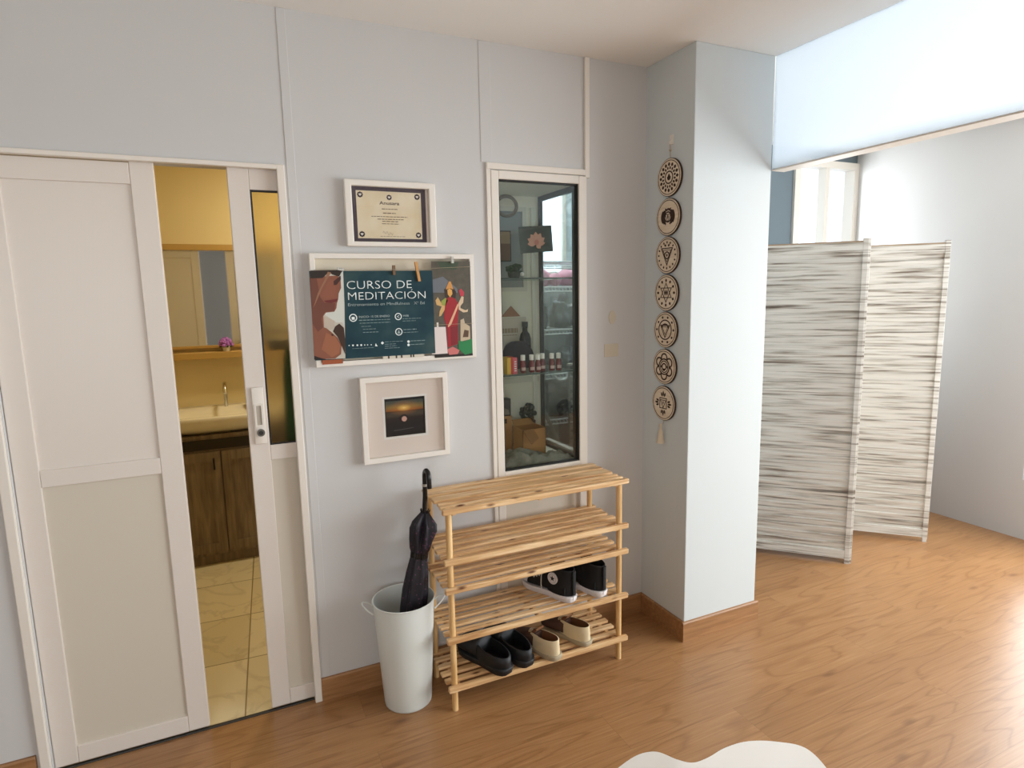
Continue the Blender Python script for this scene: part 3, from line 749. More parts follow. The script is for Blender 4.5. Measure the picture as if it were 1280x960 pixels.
layer('print_collar', [(170, 500), (265, 545), (262, 600), (230, 625), (170, 600)], (190, 176, 160), 3, po)
layer('print_strap', [(270, 595), (305, 570), (345, 610), (356, 720), (356, 850), (328, 780), (290, 690), (250, 640)], (64, 42, 32), 4, po)
layer('print_shoulder_light', [(190, 650), (270, 690), (312, 770), (305, 840), (240, 875), (150, 800)], (156, 98, 70), 3, po)
layer('print_mole', [(232, 664), (250, 660), (256, 676), (240, 684)], (88, 44, 36), 4, po)
layer('print_top_edge', [(88, 856), (150, 880), (190, 891), (88, 892)], (40, 28, 26), 4, po)
def T(body, px0, px1, pyb, cap_px, m_=None, weight=-0.010, name='lettering'):
    a = q((px0, pyb)); b_ = q((px1, pyb)); c_ = q((px0, pyb-cap_px))
    return text(name, body, a[0], b_[0], a[1], c_[1]-a[1], PYY-0.0006, m_ or M['ink'], t, weight=weight)
T('CURSO DE', 430.6, 512.3, 360.6, 10.6, weight=-0.012)
T('MEDITACIÓN', 432.0, 530.6, 373.9, 10.0, weight=-0.012)
T('Entrenamiento en Mindfulness   Xª Ed', 432.0, 529.0, 381.3, 3.8, flat('poster_grey_ink', (170, 184, 182)), weight=-0.004)
T('INICIO: 15 DE ENERO', 445.0, 483.5, 396.0, 2.6, flat('poster_grey_ink', (170, 184, 182)), weight=0.004)
T('WEB', 500.3, 508.0, 396.0, 2.4, flat('poster_grey_ink', (170, 184, 182)), weight=0.004)
def prow(l): 
    out = []
    for x0, x1, y, h in l:
        a = q((x0, y)); b_ = q((x1, y)); out.append((a[0], b_[0], a[1], h*0.003))
    return out
bars(prow([(445, 463, 399.5, 1.0), (464, 484, 399.3, .7), (446, 484, 403, .7), (448, 460, 407, .6), (450, 466, 410.5, .6), (450, 469, 414.5, .8), (437, 463, 434, .5),
           (500, 524, 398.8, .6), (500, 517, 401.7, .6), (501, 512, 412.5, .8), (513, 518, 412.5, 1.2), (501, 520, 416, .7), (477, 500, 427, .5), (477, 491, 430, .6), (477, 492, 432.5, .6), (477, 496, 435, .6),
           (510, 530, 427, .9), (510, 528, 431.5, .8)]), PYY-0.0005, M['inkdim'], t)
def ring(cx, cy, r, name='icon_ring', inner=0.76):
    b = MB(); a = q((cx, cy)); R = r*0.00297
    o_ = circ(a[0], a[1], R, 24); i_ = circ(a[0], a[1], R*inner, 24)
    b.loft([[(x, PYY-0.0008, z) for x, z in o_], [(x, PYY-0.0008, z) for x, z in i_], [(x, PYY, z) for x, z in i_], [(x, PYY, z) for x, z in o_]], False, False)
    return b.obj(name, M['ink'], t)
ring(438, 395.7, 5.0); ring(494.4, 395.6, 4.6); ring(495, 414.6, 4.8)
a = q((438, 396)); MB().plate([(a[0]-.0055, a[1]-.006), (a[0]+.0055, a[1]-.006), (a[0]+.0055, a[1]+.0045), (a[0]-.0055, a[1]+.0045)], PYY-0.0008, PYY).obj('calendar_icon', M['ink'], t)
a = q((494.4, 395.6)); b = MB()
for p0, p1 in (((-.005, 0), (.004, .0045)), ((-.005, 0), (.004, -.0045))): b.tube([(a[0]+p0[0], PYY-.0006, a[1]+p0[1]), (a[0]+p1[0], PYY-.0006, a[1]+p1[1])], .0009, 6)
b.obj('share_icon', M['ink'], t)
a = q((495, 414.6)); b = MB(); b.plate(circ(a[0], a[1]+.0025, .003, 12), PYY-.0008, PYY); b.plate(circ(a[0], a[1]-.0035, .0055, 14, rz=.003), PYY-.0008, PYY); b.obj('person_icon', flat('poster_grey_ink', (170, 184, 182)), t)
def icon(x, y, fn):
    a = q((x, y)); MB().plate(fn(a), PYY-.0007, PYY).obj('footer_icon', M['ink'], t)
for x in (433, 437.7, 443, 447.7, 452, 455.5, 460): icon(x, 429.7, lambda a: circ(a[0], a[1], .0036 if x in (437.7, 443, 447.7) else .0022, 10))
icon(466, 430, lambda a: [(a[0]-.004, a[1]-.005), (a[0]+.006, a[1]-.006), (a[0]-.001, a[1]+.006)])
icon(474, 427.9, lambda a: circ(a[0], a[1], .0062, 4))
for z_ in (427.2, 431.4): icon(507.4, z_, lambda a: circ(a[0], a[1], .0050, 14))

# postcard of a statue in a red sari
gx = (0.378, 1.345, 0.540, 1.722); GY = -0.0315
t = thing('statue_postcard', 'tall postcard of a many armed statue in a red sari beside the teal poster', 'postcard', (0.459, -0.0318, 1.345))
bx((gx[0], GY, gx[1]), (gx[2], GY+0.0012, gx[3])).obj('card', mat('print_dark_foliage', (84, 78, 66), 0.5, var=0.45, vscale=45), t)
qg = quadmap(((539.3, 327), (588, 325.5), (590.5, 443.5), (545, 444.5)), gx)
def gp(pts): return [qg((535+x/7.385, 320+y/7.385)) for x, y in pts]
def gl(name, pts, col, k): return layer(name, pts, col, k, t, gp, GY)
gl('print_roof', [(45, 215), (140, 185), (270, 290), (275, 330), (45, 330)], (108, 112, 118), 0)
gl('print_foliage', [(90, 55), (280, 55), (260, 120), (120, 115)], (62, 76, 56), 0)
gl('print_left_arms', [(95, 370), (125, 420), (160, 415), (165, 470), (125, 540), (108, 545), (112, 500), (130, 455), (85, 440), (75, 400)], (206, 168, 110), 1)
gl('print_garland', [(125, 405), (165, 375), (185, 400), (160, 450), (130, 440)], (150, 158, 70), 2)
gl('print_right_arms', [(310, 360), (330, 365), (325, 420), (300, 450), (300, 470), (345, 490), (370, 480), (365, 505), (325, 510), (280, 480), (275, 440)], (216, 190, 158), 1)
gl('print_flower', [(285, 310), (305, 290), (335, 325), (330, 360), (300, 362)], (190, 60, 74), 2)
gl('print_hair', [(150, 300), (170, 285), (240, 290), (260, 320), (255, 380), (160, 380)], (58, 44, 36), 1)
gl('print_sari', [(175, 380), (205, 365), (255, 385), (285, 440), (275, 620), (280, 800), (185, 830), (175, 640), (150, 560), (160, 450)], (158, 34, 42), 2)
gl('print_sari_fold', [(210, 640), (275, 630), (272, 800), (215, 815)], (128, 30, 38), 3)
gl('print_sash', [(272, 430), (285, 440), (215, 620), (190, 645), (185, 635)], (226, 178, 142), 4)
gl('print_face', [(180, 305), (200, 292), (222, 305), (226, 340), (205, 372), (184, 345)], (220, 166, 88), 3)
gl('print_crown', [(165, 300), (180, 260), (195, 228), (210, 228), (222, 262), (236, 300), (205, 290)], (206, 146, 76), 3)
gl('print_lotus_base', [(178, 850), (230, 825), (290, 860), (275, 895), (200, 900)], (204, 116, 112), 3)
gl('print_white_bag', [(48, 640), (165, 640), (185, 885), (48, 890)], (224, 212, 208), 4)
gl('print_bag_handle', [(85, 600), (102, 598), (104, 642), (88, 642)], (222, 214, 208), 4)
gl('print_figure', [(300, 580), (330, 565), (340, 610), (385, 640), (388, 760), (300, 780)], (196, 178, 150), 1)
gl('print_figure_dark', [(335, 670), (375, 680), (370, 740), (320, 740)], (92, 66, 48), 2)
gl('print_green_cloth', [(280, 770), (330, 780), (405, 755), (408, 890), (340, 905), (282, 850)], (38, 128, 72), 4)
gl('print_dark_base', [(75, 890), (410, 895), (410, 915), (75, 922)], (36, 28, 24), 2)

# orange strip under the poster and prints peeping out
o = bx((-0.055, -0.0335, 1.346), (0.02, -0.0325, 1.372)).obj('orange_card', flat('orange_card', (158, 82, 46)))
origin_to(o, (-0.018, -0.033, 1.346)); tag(o, 'orange card strip peeping out below the woman portrait on the teal poster', 'card')
o = bx((0.17, -0.0335, 1.352), (0.335, -0.0328, 1.40)).obj('photo_strip', mat('strip_print', (214, 206, 190), 0.5, var=0.05))
origin_to(o, (0.25, -0.033, 1.352)); tag(o, 'pale photo strip peeping out below the teal part of the poster', 'photo')
for x in (0.19, 0.22, 0.241, 0.278, 0.288): bx((x, -0.0341, 1.353), (x+0.006, -0.0335, 1.372)).obj('printed_figure', flat('strip_dark', (70, 58, 44)), o)

# clothes pegs
def peg(name, label, x, z, L_, ang, m1, y=-0.041):
    t_ = thing(name, label, 'clothes peg', (x, y, z), group='pegs holding the poster and postcard')
    ca, sa = math.cos(ang), math.sin(ang)
    def P(u, v): return (u*ca - v*sa, u*sa + v*ca)     # (x, z) rotated
    for s_, yy in ((-1, 0.0035), (1, -0.0035)):
        prof = [(-0.0045, -L_/2), (0.0045, -L_/2), (0.005, 0.0), (0.0045, L_/2), (-0.0045, L_/2), (-0.005, 0.0)]
        m_ = MB(); m_.loft([[(P(a_, b_)[0], yy-0.0025, P(a_, b_)[1]) for a_, b_ in prof], [(P(a_, b_)[0], yy+0.0022, P(a_, b_)[1]) for a_, b_ in prof]])
        m_.obj('jaw', m1, t_, world=False)
    m_ = MB(); m_.tube([(0.006, -0.007, 0.002), (-0.006, -0.007, 0.002), (-0.006, 0.007, 0.002), (0.006, 0.007, 0.002)], 0.0011, 6, closed=True); m_.obj('spring', M['chrome'], t_, world=False)
    return t_
pw = M['pine']
peg('clothes_peg', 'wooden clothes peg on the top edge of the teal poster', 0.319, 1.682, 0.075, 0.16, mat('peg_wood', (206, 150, 88), 0.6))
peg('clothes_peg', 'small brown peg at the middle of the poster top', 0.227, 1.688, 0.036, 0.0, mat('peg_brown', (120, 92, 66), 0.6))
pc = mat('peg_clear', (206, 204, 196), 0.2)
peg('clothes_peg', 'clear plastic peg above the woman portrait', 0.030, 1.692, 0.024, 1.4, pc)
peg('clothes_peg', 'clear plastic peg on top of the statue postcard', 0.463, 1.727, 0.026, 0.0, pc, y=-0.0385)

# ------------------------------------------------------------------ pine shoe rack
rack = thing('shoe_rack', 'pine slatted shoe rack with five tiers standing under the window', 'shoe rack', (0.70, -0.18, 0))
LX0, LX1, LYF, LYB = 0.322, 1.078, -0.296, -0.062
ZT = [0.808, 0.613, 0.500, 0.300, 0.103]
for x, y in ((LX0, LYF), (LX1, LYF), (LX0, LYB), (LX1, LYB)):
    m = MB(); m.cyl((x, y, 0.0), (x, y, 0.812), 0.0120, 16); m.obj('leg', M['pineleg'], rack, smooth=True)
rnd = random.Random(11)
for ti, z in enumerate(ZT):
    for x in (LX0+0.019, 0.702, LX1-0.019):
        MB().box((x-0.008, -0.305, z-0.024), (x+0.008, -0.048, z-0.0030), 0.002).obj('cross_rail', M['pine'], rack)
    # front bar carried in front of the legs, then the slats behind it
    m = MB(); m.box((LX0-0.030, -0.3255, z-0.012), (LX1+0.030, -0.3065, z+0.0095), 0.003)
    m.obj('front_bar', M['pine'], rack)
    if ti == 0: ys = [(-0.277, 0.019), (-0.241, 0.020), (-0.181, 0.054), (-0.114, 0.042), (-0.058, 0.034)]
    else: ys = [(-0.266, 0.026), (-0.216, 0.027), (-0.165, 0.027), (-0.114, 0.027), (-0.062, 0.028)]
    for yc, wd in ys:
        e0, e1 = LX0-0.026+rnd.uniform(-.004, .004), LX1+0.026+rnd.uniform(-.004, .004)
        m = MB(); m.box((e0, yc-wd/2, z-0.0035), (e1, yc+wd/2, z+0.0085), 0.0025)
        m.obj('slat', M['pine'], rack)

# ------------------------------------------------------------------ shoes
def outline(L0, L1, prof):
    # closed outline through (s, halfwidth_left, halfwidth_right); x runs from heel to toe
    a = [(L0+s*(L1-L0), l) for s, l, r in prof]; b = [(L0+s*(L1-L0), -r) for s, l, r in reversed(prof)]
    return a + b
SOLE = [(0.0, .014, .014), (.02, .024, .024), (.08, .033, .033), (.2, .037, .036), (.4, .034, .034), (.55, .038, .040), (.7, .045, .046), (.82, .044, .044), (.91, .036, .034), (.97, .022, .02), (1.0, .009, .007)]
def sole_loft(L0, L1, z0, z1, k0, k1, prof=SOLE, flip=1):
    base = outline(L0, L1, prof); cx = (L0+L1)/2
    def ringz(z, k): return [(cx+(x-cx)*(1+(k-1)*0.35), y*k*flip, z) for x, y in base]
    m = MB(); m.loft([ringz(z0, k0*0.97), ringz(z0+0.003, k0), ringz((z0+z1)/2, (k0+k1)/2), ringz(z1-0.002, k1), ringz(z1, k1*0.97)])
    return m
def foot_rings(secs, n=20, p=0.75):
    R = []
    for x, hw, zt, zb, yo in secs:
        r = []
        for k in range(n):
            a = 2*PI*k/n; c_, s_ = math.cos(a), math.sin(a)
            y = hw*math.copysign(abs(c_)**p, c_) + yo
            z = (zt+zb)/2 + (zt-zb)/2*math.copysign(abs(s_)**p, s_)
            r.append((x, y, z))
        R.append(r)
    return R
def ell(cx, cy, rx, ry, z, n=24, tilt=0.0, fore=1.0):
    r = []
    for k in range(n):
        a = 2*PI*k/n
        x = rx*math.cos(a)*(fore if math.cos(a) > 0 else 1)
        r.append((cx+x, cy+ry*math.sin(a), z+tilt*x))
    return r

def make_sneaker(label, flip):
    t_ = thing('high_top_sneaker', label, 'shoe', (0, 0, 0), group='black high top sneakers')
    sole_loft(-0.135, 0.142, 0.0, 0.025, 1.0, 1.06, flip=flip).obj('sole', M['rubberwhite'], t_, smooth=True, world=False, angle=50)
    m = MB()
    m.loft(foot_rings([(-0.11, .034, .07, .022, 0), (-0.06, .037, .10, .022, 0), (-0.02, .036, .108, .022, 0), (0.02, .037, .092, .022, 0), (0.05, .041, .073, .022, 0), (0.08, .043, .058, .022, 0), (0.105, .040, .050, .022, 0), (0.124, .030, .043, .022, 0), (0.136, .014, .034, .022, 0)]))
    rim = 0.142
    m.loft([ell(-.062, 0, .070, .037, .025), ell(-.066, 0, .066, .0365, .06), ell(-.070, 0, .060, .0345, .088, tilt=.05), ell(-.074, 0, .056, .0345, .115, tilt=.1), ell(-.077, 0, .0565, .037, rim, tilt=.16), ell(-.077, 0, .053, .034, rim+.002, tilt=.16), ell(-.076, 0, .049, .030, .115, tilt=.1), ell(-.072, 0, .050, .029, .06)], False, True)
    up_ = m.obj('upper', M['canvas'], t_, smooth=True, world=False, angle=60)
    m = MB(); m.loft(foot_rings([(0.090, .0445, .0585, .024, 0), (0.107, .0415, .0525, .024, 0), (0.126, .0315, .0455, .024, 0), (0.1385, .0155, .0365, .024, 0)])); m.obj('toe_cap', M['rubberwhite'], t_, smooth=True, world=False, angle=60)
    m = MB(); m.loft([ [(x, -.020, z), (x, .020, z), (x-.006, .020, z-.006), (x-.006, -.020, z-.006)] for x, z in ((.055, .074), (.02, .096), (-.008, .120), (-.022, .150), (-.024, .178))]); m.obj('tongue', M['canvas'], t_, smooth=True, world=False)
    m = MB()
    for k in range(6):
        x = .060-.0145*k; z = .0725+.0085*k+ (.006*(k-2) if k > 2 else 0)
        m.tube([(x, -.035, z-.013), (x-.001, -.026, z-.001), (x-.004, -.010, z+.005), (x-.007, .010, z+.005), (x-.005, .026, z-.001), (x-.004, .035, z-.013)], .0027, 6)
        m.tube([(x, .034, z-.010), (x-.003, .022, z+.003), (x-.008, 0, z+.008), (x-.012, -.022, z+.005), (x-.014, -.034, z-.004)], .0025, 6)
    m.tube(catmull([(-.02, .018*flip, .135), (-.012, .036*flip, .145), (.0, .047*flip, .11), (.004, .049*flip, .06), (-.002, .052*flip, .03)], 5), .0023, 6)
    m.tube(catmull([(-.02, -.018*flip, .140), (-.01, -.034*flip, .152), (.006, -.040*flip, .12), (.012, -.044*flip, .085)], 5), .0023, 6)
    m.obj('laces', M['lace'], t_, smooth=True, world=False)
    m = MB(); m.loft([ell(-.136, 0, .0035, .010, z) for z in (.03, .08, .135)]); m.obj('heel_strip', M['canvas'], t_, world=False, smooth=True)
    m = MB(); m.box((-.1405, -.011, .012), (-.137, .011, .026), .001); m.obj('heel_label', M['rubberwhite'], t_, world=False)
    # ankle emblem: pale disc, ring and five-pointed star
    cx, cz, yy = -.050, .090, .0390
    def disc(r, y): return [(cx+r*math.cos(2*PI*k/28), y*flip, cz+r*math.sin(2*PI*k/28)) for k in range(28)]
    m = MB(); m.loft([disc(.0255, .032), disc(.0255, yy), ]); pa = m.obj('ankle_patch', M['rubberwhite'], t_, world=False, smooth=True, angle=30)
    st = []
    for k in range(10):
        r = .0135 if k % 2 == 0 else .0054
        st.append((cx+r*math.sin(PI*k/5), yy*flip, cz+r*math.cos(PI*k/5)))
    m = MB(); m.prism(st, (0, .0006*flip, 0)); m.obj('star', flat('patch_navy', (24, 26, 44)), pa, world=False)
    m = MB(); m.tube([(cx+.0190*math.cos(2*PI*k/28), yy*flip, cz+.0190*math.sin(2*PI*k/28)) for k in range(28)], .0005, 5, closed=True); m.obj('patch_ring', flat('patch_grey', (120, 118, 124)), pa, world=False)
    return t_

s1 = make_sneaker('black high top canvas sneaker showing a round star patch on its ankle', 1)
s2 = make_sneaker('black high top canvas sneaker with its plain heel by the rack leg', -1)
s1.location = (0.812, -0.160, 0.3105); s1.rotation_euler = (0, 0, math.radians(112))
s2.location = (0.958, -0.175, 0.3105); s2.rotation_euler = (0, 0, math.radians(108))

def make_slipon(label, flip):
    t_ = thing('slip_on_shoe', label, 'shoe', (0, 0, 0), group='beige slip on shoes')
    sole_loft(-0.130, 0.130, 0.0, 0.020, 1.0, 1.03, flip=flip).obj('sole', M['beigesole'], t_, smooth=True, world=False, angle=50)
    m = MB()
    m.loft([ell(-.062, 0, .065, .036, .016, fore=1.75), ell(-.062, 0, .064, .0365, .045, fore=1.75), ell(-.066, 0, .058, .033, .078, tilt=-.05, fore=1.75), ell(-.067, 0, .054, .030, .0795, tilt=-.05, fore=1.75), ell(-.066, 0, .052, .029, .055, fore=1.65)], False, False)
    m.obj('quarter', M['beige'], t_, smooth=True, world=False, angle=60)
    m = MB(); m.loft([ell(-.067, 0, .0535, .0295, .0775, tilt=-.05, fore=1.75), ell(-.066, 0, .0515, .0285, .05, fore=1.65), ell(-.064, 0, .052, .0285, .024, fore=1.65)], False, True); m.obj('lining', M['brownlining'], t_, smooth=True, world=False, angle=60)
    m = MB()
    m.loft(foot_rings([(-.012, .037, .074, .016, 0), (0.015, .038, .070, .016, 0), (0.05, .042, .058, .016, 0), (0.08, .0435, .049, .016, 0), (0.105, .036, .042, .016, 0), (0.12, .026, .036, .016, 0), (0.129, .012, .029, .016, 0)])); m.obj('vamp', M['shadedvamp'], t_, smooth=True, world=False, angle=60)
    m = MB(); m.loft([[(x, -.022, z), (x, .022, z), (x-.004, .022, z-.005), (x-.004, -.022, z-.005)] for x, z in ((.02, .070), (-.006, .082), (-.022, .100))]); m.obj('tongue', M['brownlining'], t_, smooth=True, world=False)
    return t_
b1 = make_slipon('beige slip on shoe next to the black clogs, tan lining showing', 1)
b2 = make_slipon('beige slip on shoe by itself at the end of the lowest tier, beyond its mate', -1)
b1.location = (0.712, -0.225, 0.1132); b1.rotation_euler = (0, 0, math.radians(108))
b2.location = (0.872, -0.195, 0.1132); b2.rotation_euler = (0, 0, math.radians(112))

CS = [(0.0, .018, .018), (.03, .030, .030), (.1, .041, .041), (.25, .044, .044), (.45, .044, .044), (.6, .050, .050), (.75, .055, .054), (.87, .050, .048), (.95, .034, .032), (1.0, .012, .010)]
def make_clog(label, flip):
    t_ = thing('black_clog', label, 'shoe', (0, 0, 0), group='black clogs')
    sole_loft(-0.145, 0.140, 0.0, 0.026, 0.96, 1.04, CS, flip).obj('sole', M['clog'], t_, smooth=True, world=False, angle=60)
    m = MB()
    m.loft([ell(-.045, 0, .100, .046, .02, fore=1.1), ell(-.046, 0, .101, .0475, .045, fore=1.1), ell(-.048, 0, .097, .047, .076, tilt=.12, fore=1.0), ell(-.048, 0, .090, .041, .079, tilt=.12, fore=1.0), ell(-.046, 0, .086, .038, .05, fore=1.0)], False, False)
    m.loft(foot_rings([(-.004, .046, .098, .02, 0), (0.008, .051, .106, .02, 0), (0.035, .055, .104, .02, 0), (0.065, .057, .096, .02, 0), (0.095, .055, .084, .02, 0), (0.118, .047, .070, .02, 0), (0.134, .033, .056, .02, 0), (0.142, .015, .042, .02, 0)], p=0.85))
    m.obj('upper', M['clog'], t_, smooth=True, world=False, angle=60)
    m = MB(); m.loft([ell(-.046, 0, .0885, .0385, .052, fore=1.0), ell(-.046, 0, .084, .036, .028, fore=1.0)], False, True); m.obj('footbed', M['cloginner'], t_, smooth=True, world=False, angle=60)
    return t_
c1 = make_clog('black rounded clog lowest in view, nearest the umbrella bucket', 1)
c2 = make_clog('black rounded clog pressed between its mate and a beige shoe', -1)
c1.location = (0.482, -0.208, 0.1132); c1.rotation_euler = (0, 0, math.radians(110))
c2.location = (0.592, -0.195, 0.1132); c2.rotation_euler = (0, 0, math.radians(104))

# ------------------------------------------------------------------ bucket and umbrella
BX, BY, BH = 0.176, -0.150, 0.430
bk = thing('umbrella_bucket', 'tall white enamel bucket with wire handles on the floor beside the shoe rack', 'bucket', (BX, BY, 0))
m = MB(); m.lathe([(0.0, 0.012), (.088, .012), (.089, 0.0), (.0915, 0.002), (.093, .01), (.118, BH-.004), (.1165, BH), (.1155, BH-.004), (.0905, .016), (0.0, .016)], 48, (BX, BY, 0))
m.obj('body', M['enamel'], bk, smooth=True, angle=50)
m = MB(); m.tube([(BX+.1185*math.cos(2*PI*k/48), BY+.1185*math.sin(2*PI*k/48), BH-.001) for k in range(48)], .0030, 8, closed=True); m.obj('rim', M['enamel'], bk, smooth=True)
for s_ in (-1, 1):
    dx = Vector((s_*math.cos(.25), s_*-math.sin(.25), 0)); ty = Vector((-dx.y, dx.x, 0))
    pts = []
    for k in range(13):
        a = PI*k/12
        pts.append(Vector((BX, BY, BH-.040)) + dx*(.1165+.042*math.sin(a)) + ty*(.034*math.cos(a)) + Vector((0, 0, .034*math.sin(a))))
    m = MB(); m.tube(pts, .0030, 8); m.obj('handle', M['enamel'], bk, smooth=True)

um = thing('umbrella', 'furled black umbrella with pink flecks standing handle up in the white bucket', 'umbrella', (BX, BY, 0.02))
A = Vector((0.150, -0.150, 0.020)); B = Vector((0.281, -0.135, 0.760)); ax = (B-A).normalized()
e1 = ax.cross(Vector((0, 1, 0))).normalized(); e2 = ax.cross(e1)
def um_ring(z, r, amp, ph, n=48):
    c_ = A + ax*((z-A.z)/ax.z)
    out = []
    for k in range(n):
        a = 2*PI*k/n
        rr = r*(1+amp*math.sin(7*a+ph)+amp*.5*math.sin(3*a-ph*2))
        out.append(c_ + e1*rr*math.cos(a) + e2*rr*math.sin(a))
    return out
m = MB(); m.loft([um_ring(z, r, am, p_) for z, r, am, p_ in ((.03, .006, 0, 0), (.08, .018, .1, 0), (.16, .032, .14, .2), (.26, .042, .14, .5), (.36, .0475, .14, .8), (.44, .0465, .15, 1.1), (.52, .040, .16, 1.5), (.575, .031, .14, 1.8), (.592, .029, .10, 1.9), (.612, .033, .2, 2.1), (.65, .036, .26, 2.5), (.69, .041, .30, 2.9), (.715, .037, .34, 3.1), (.735, .026, .3, 3.3), (.757, .013, .12, 3.5))])
can = m.obj('canopy', M['brolly'], um, smooth=True, angle=70)
m = MB(); m.loft([um_ring(z, .0325, .10, 1.9) for z in (.578, .598)], False, False); m.obj('tie_strap', M['wicker'], can, smooth=True)
m = MB(); m.cyl(A, B, .006, 12); m.obj('shaft', M['brollymetal'], um, smooth=True)
hz = Vector((.12, -.99, 0)); H0 = B; Htop = H0 + Vector((.004, 0, .135))
pts = [H0 - ax*.03, H0 + Vector((.003, 0, .06)), Htop]
for k in range(1, 13):
    a = PI*k/12; pts.append(Htop + hz*(.021*(1-math.cos(a))) + Vector((0, 0, .030*math.sin(a))))
pts += [Htop + hz*.042 + Vector((0, 0, -.035))]
m = MB(); m.tube(pts, .0095, 12); hn = m.obj('handle', M['wicker'], um, smooth=True)
m = MB(); m.cyl(H0+Vector((.0026, 0, .098)), H0+Vector((.003, 0, .108)), .0102, 14); m.obj('collar', M['brollymetal'], hn, smooth=True)
m = MB()
for k in range(7):
    a = 2*PI*k/7; c_ = A + ax*((.752-A.z)/ax.z)
    m.cyl(c_ + (e1*math.cos(a)+e2*math.sin(a))*.014, c_ + (e1*math.cos(a)+e2*math.sin(a))*.019 + ax*.014, .0022, 6)
m.obj('rib_tips', M['wicker'], um, smooth=True)

# ------------------------------------------------------------------ wall hanging of seven wooden discs
hk = bx((PX0-.004, -.190, 2.205), (PX0-.0002, -.166, 2.245), .0015).obj('wall_hook', M['white'])
hk.data.transform(Matrix.Identity(4)); origin_to(hk, (PX0-.001, -.178, 2.205)); tag(hk, 'small white adhesive hook on the pillar above the wooden discs', 'hook')
m = MB(); m.tube([(PX0-.004, -.178, 2.226), (PX0-.011, -.178, 2.220), (PX0-.014, -.178, 2.212), (PX0-.012, -.178, 2.206), (PX0-.008, -.178, 2.210)], .0022, 8); m.obj('hook_arm', M['white'], hk, smooth=True)
hg = thing('disc_wall_hanging', 'vertical wall hanging of seven engraved wooden discs with tassel on the pillar', 'wall hanging', (PX0-.001, -.165, 0.90))
ZC = [2.0705, 1.9055, 1.7425, 1.580, 1.4165, 1.2505, 1.083]; RD = 0.0795
YC = [-.176, -.1735, -.171, -.1685, -.166, -.1635, -.161]
pi_ = [0]
def ribbon(b, pts, w, closed=True, d=.0012):
    w = w*1.8
    # a flat raised line of width w along (u, v) points
    n_ = len(pts); L_, R_ = [], []
    for i in range(n_):
        a = Vector(pts[i-1] if (closed or i > 0) else pts[i]); c_ = Vector(pts[(i+1) % n_] if (closed or i < n_-1) else pts[i])
        t_ = (c_-a).normalized(); nn = Vector((-t_.y, t_.x)); p = Vector(pts[i])
        L_.append(p+nn*w/2); R_.append(p-nn*w/2)
    rng = range(n_ if closed else n_-1)
    for i in rng:
        j = (i+1) % n_
        b.append([L_[i], L_[j], R_[j], R_[i]])
def lens(c0, c1, w, n=8):
    a, c_ = Vector(c0), Vector(c1); w = w*1.25; t_ = c_-a; nn = Vector((-t_.y, t_.x)).normalized()
    return [a+t_*(k/n)+nn*w*math.sin(PI*k/n) for k in range(n+1)] + [a+t_*(k/n)-nn*w*math.sin(PI*k/n) for k in range(n-1, 0, -1)]
def pol(r, a): return (r*math.cos(a), r*math.sin(a))
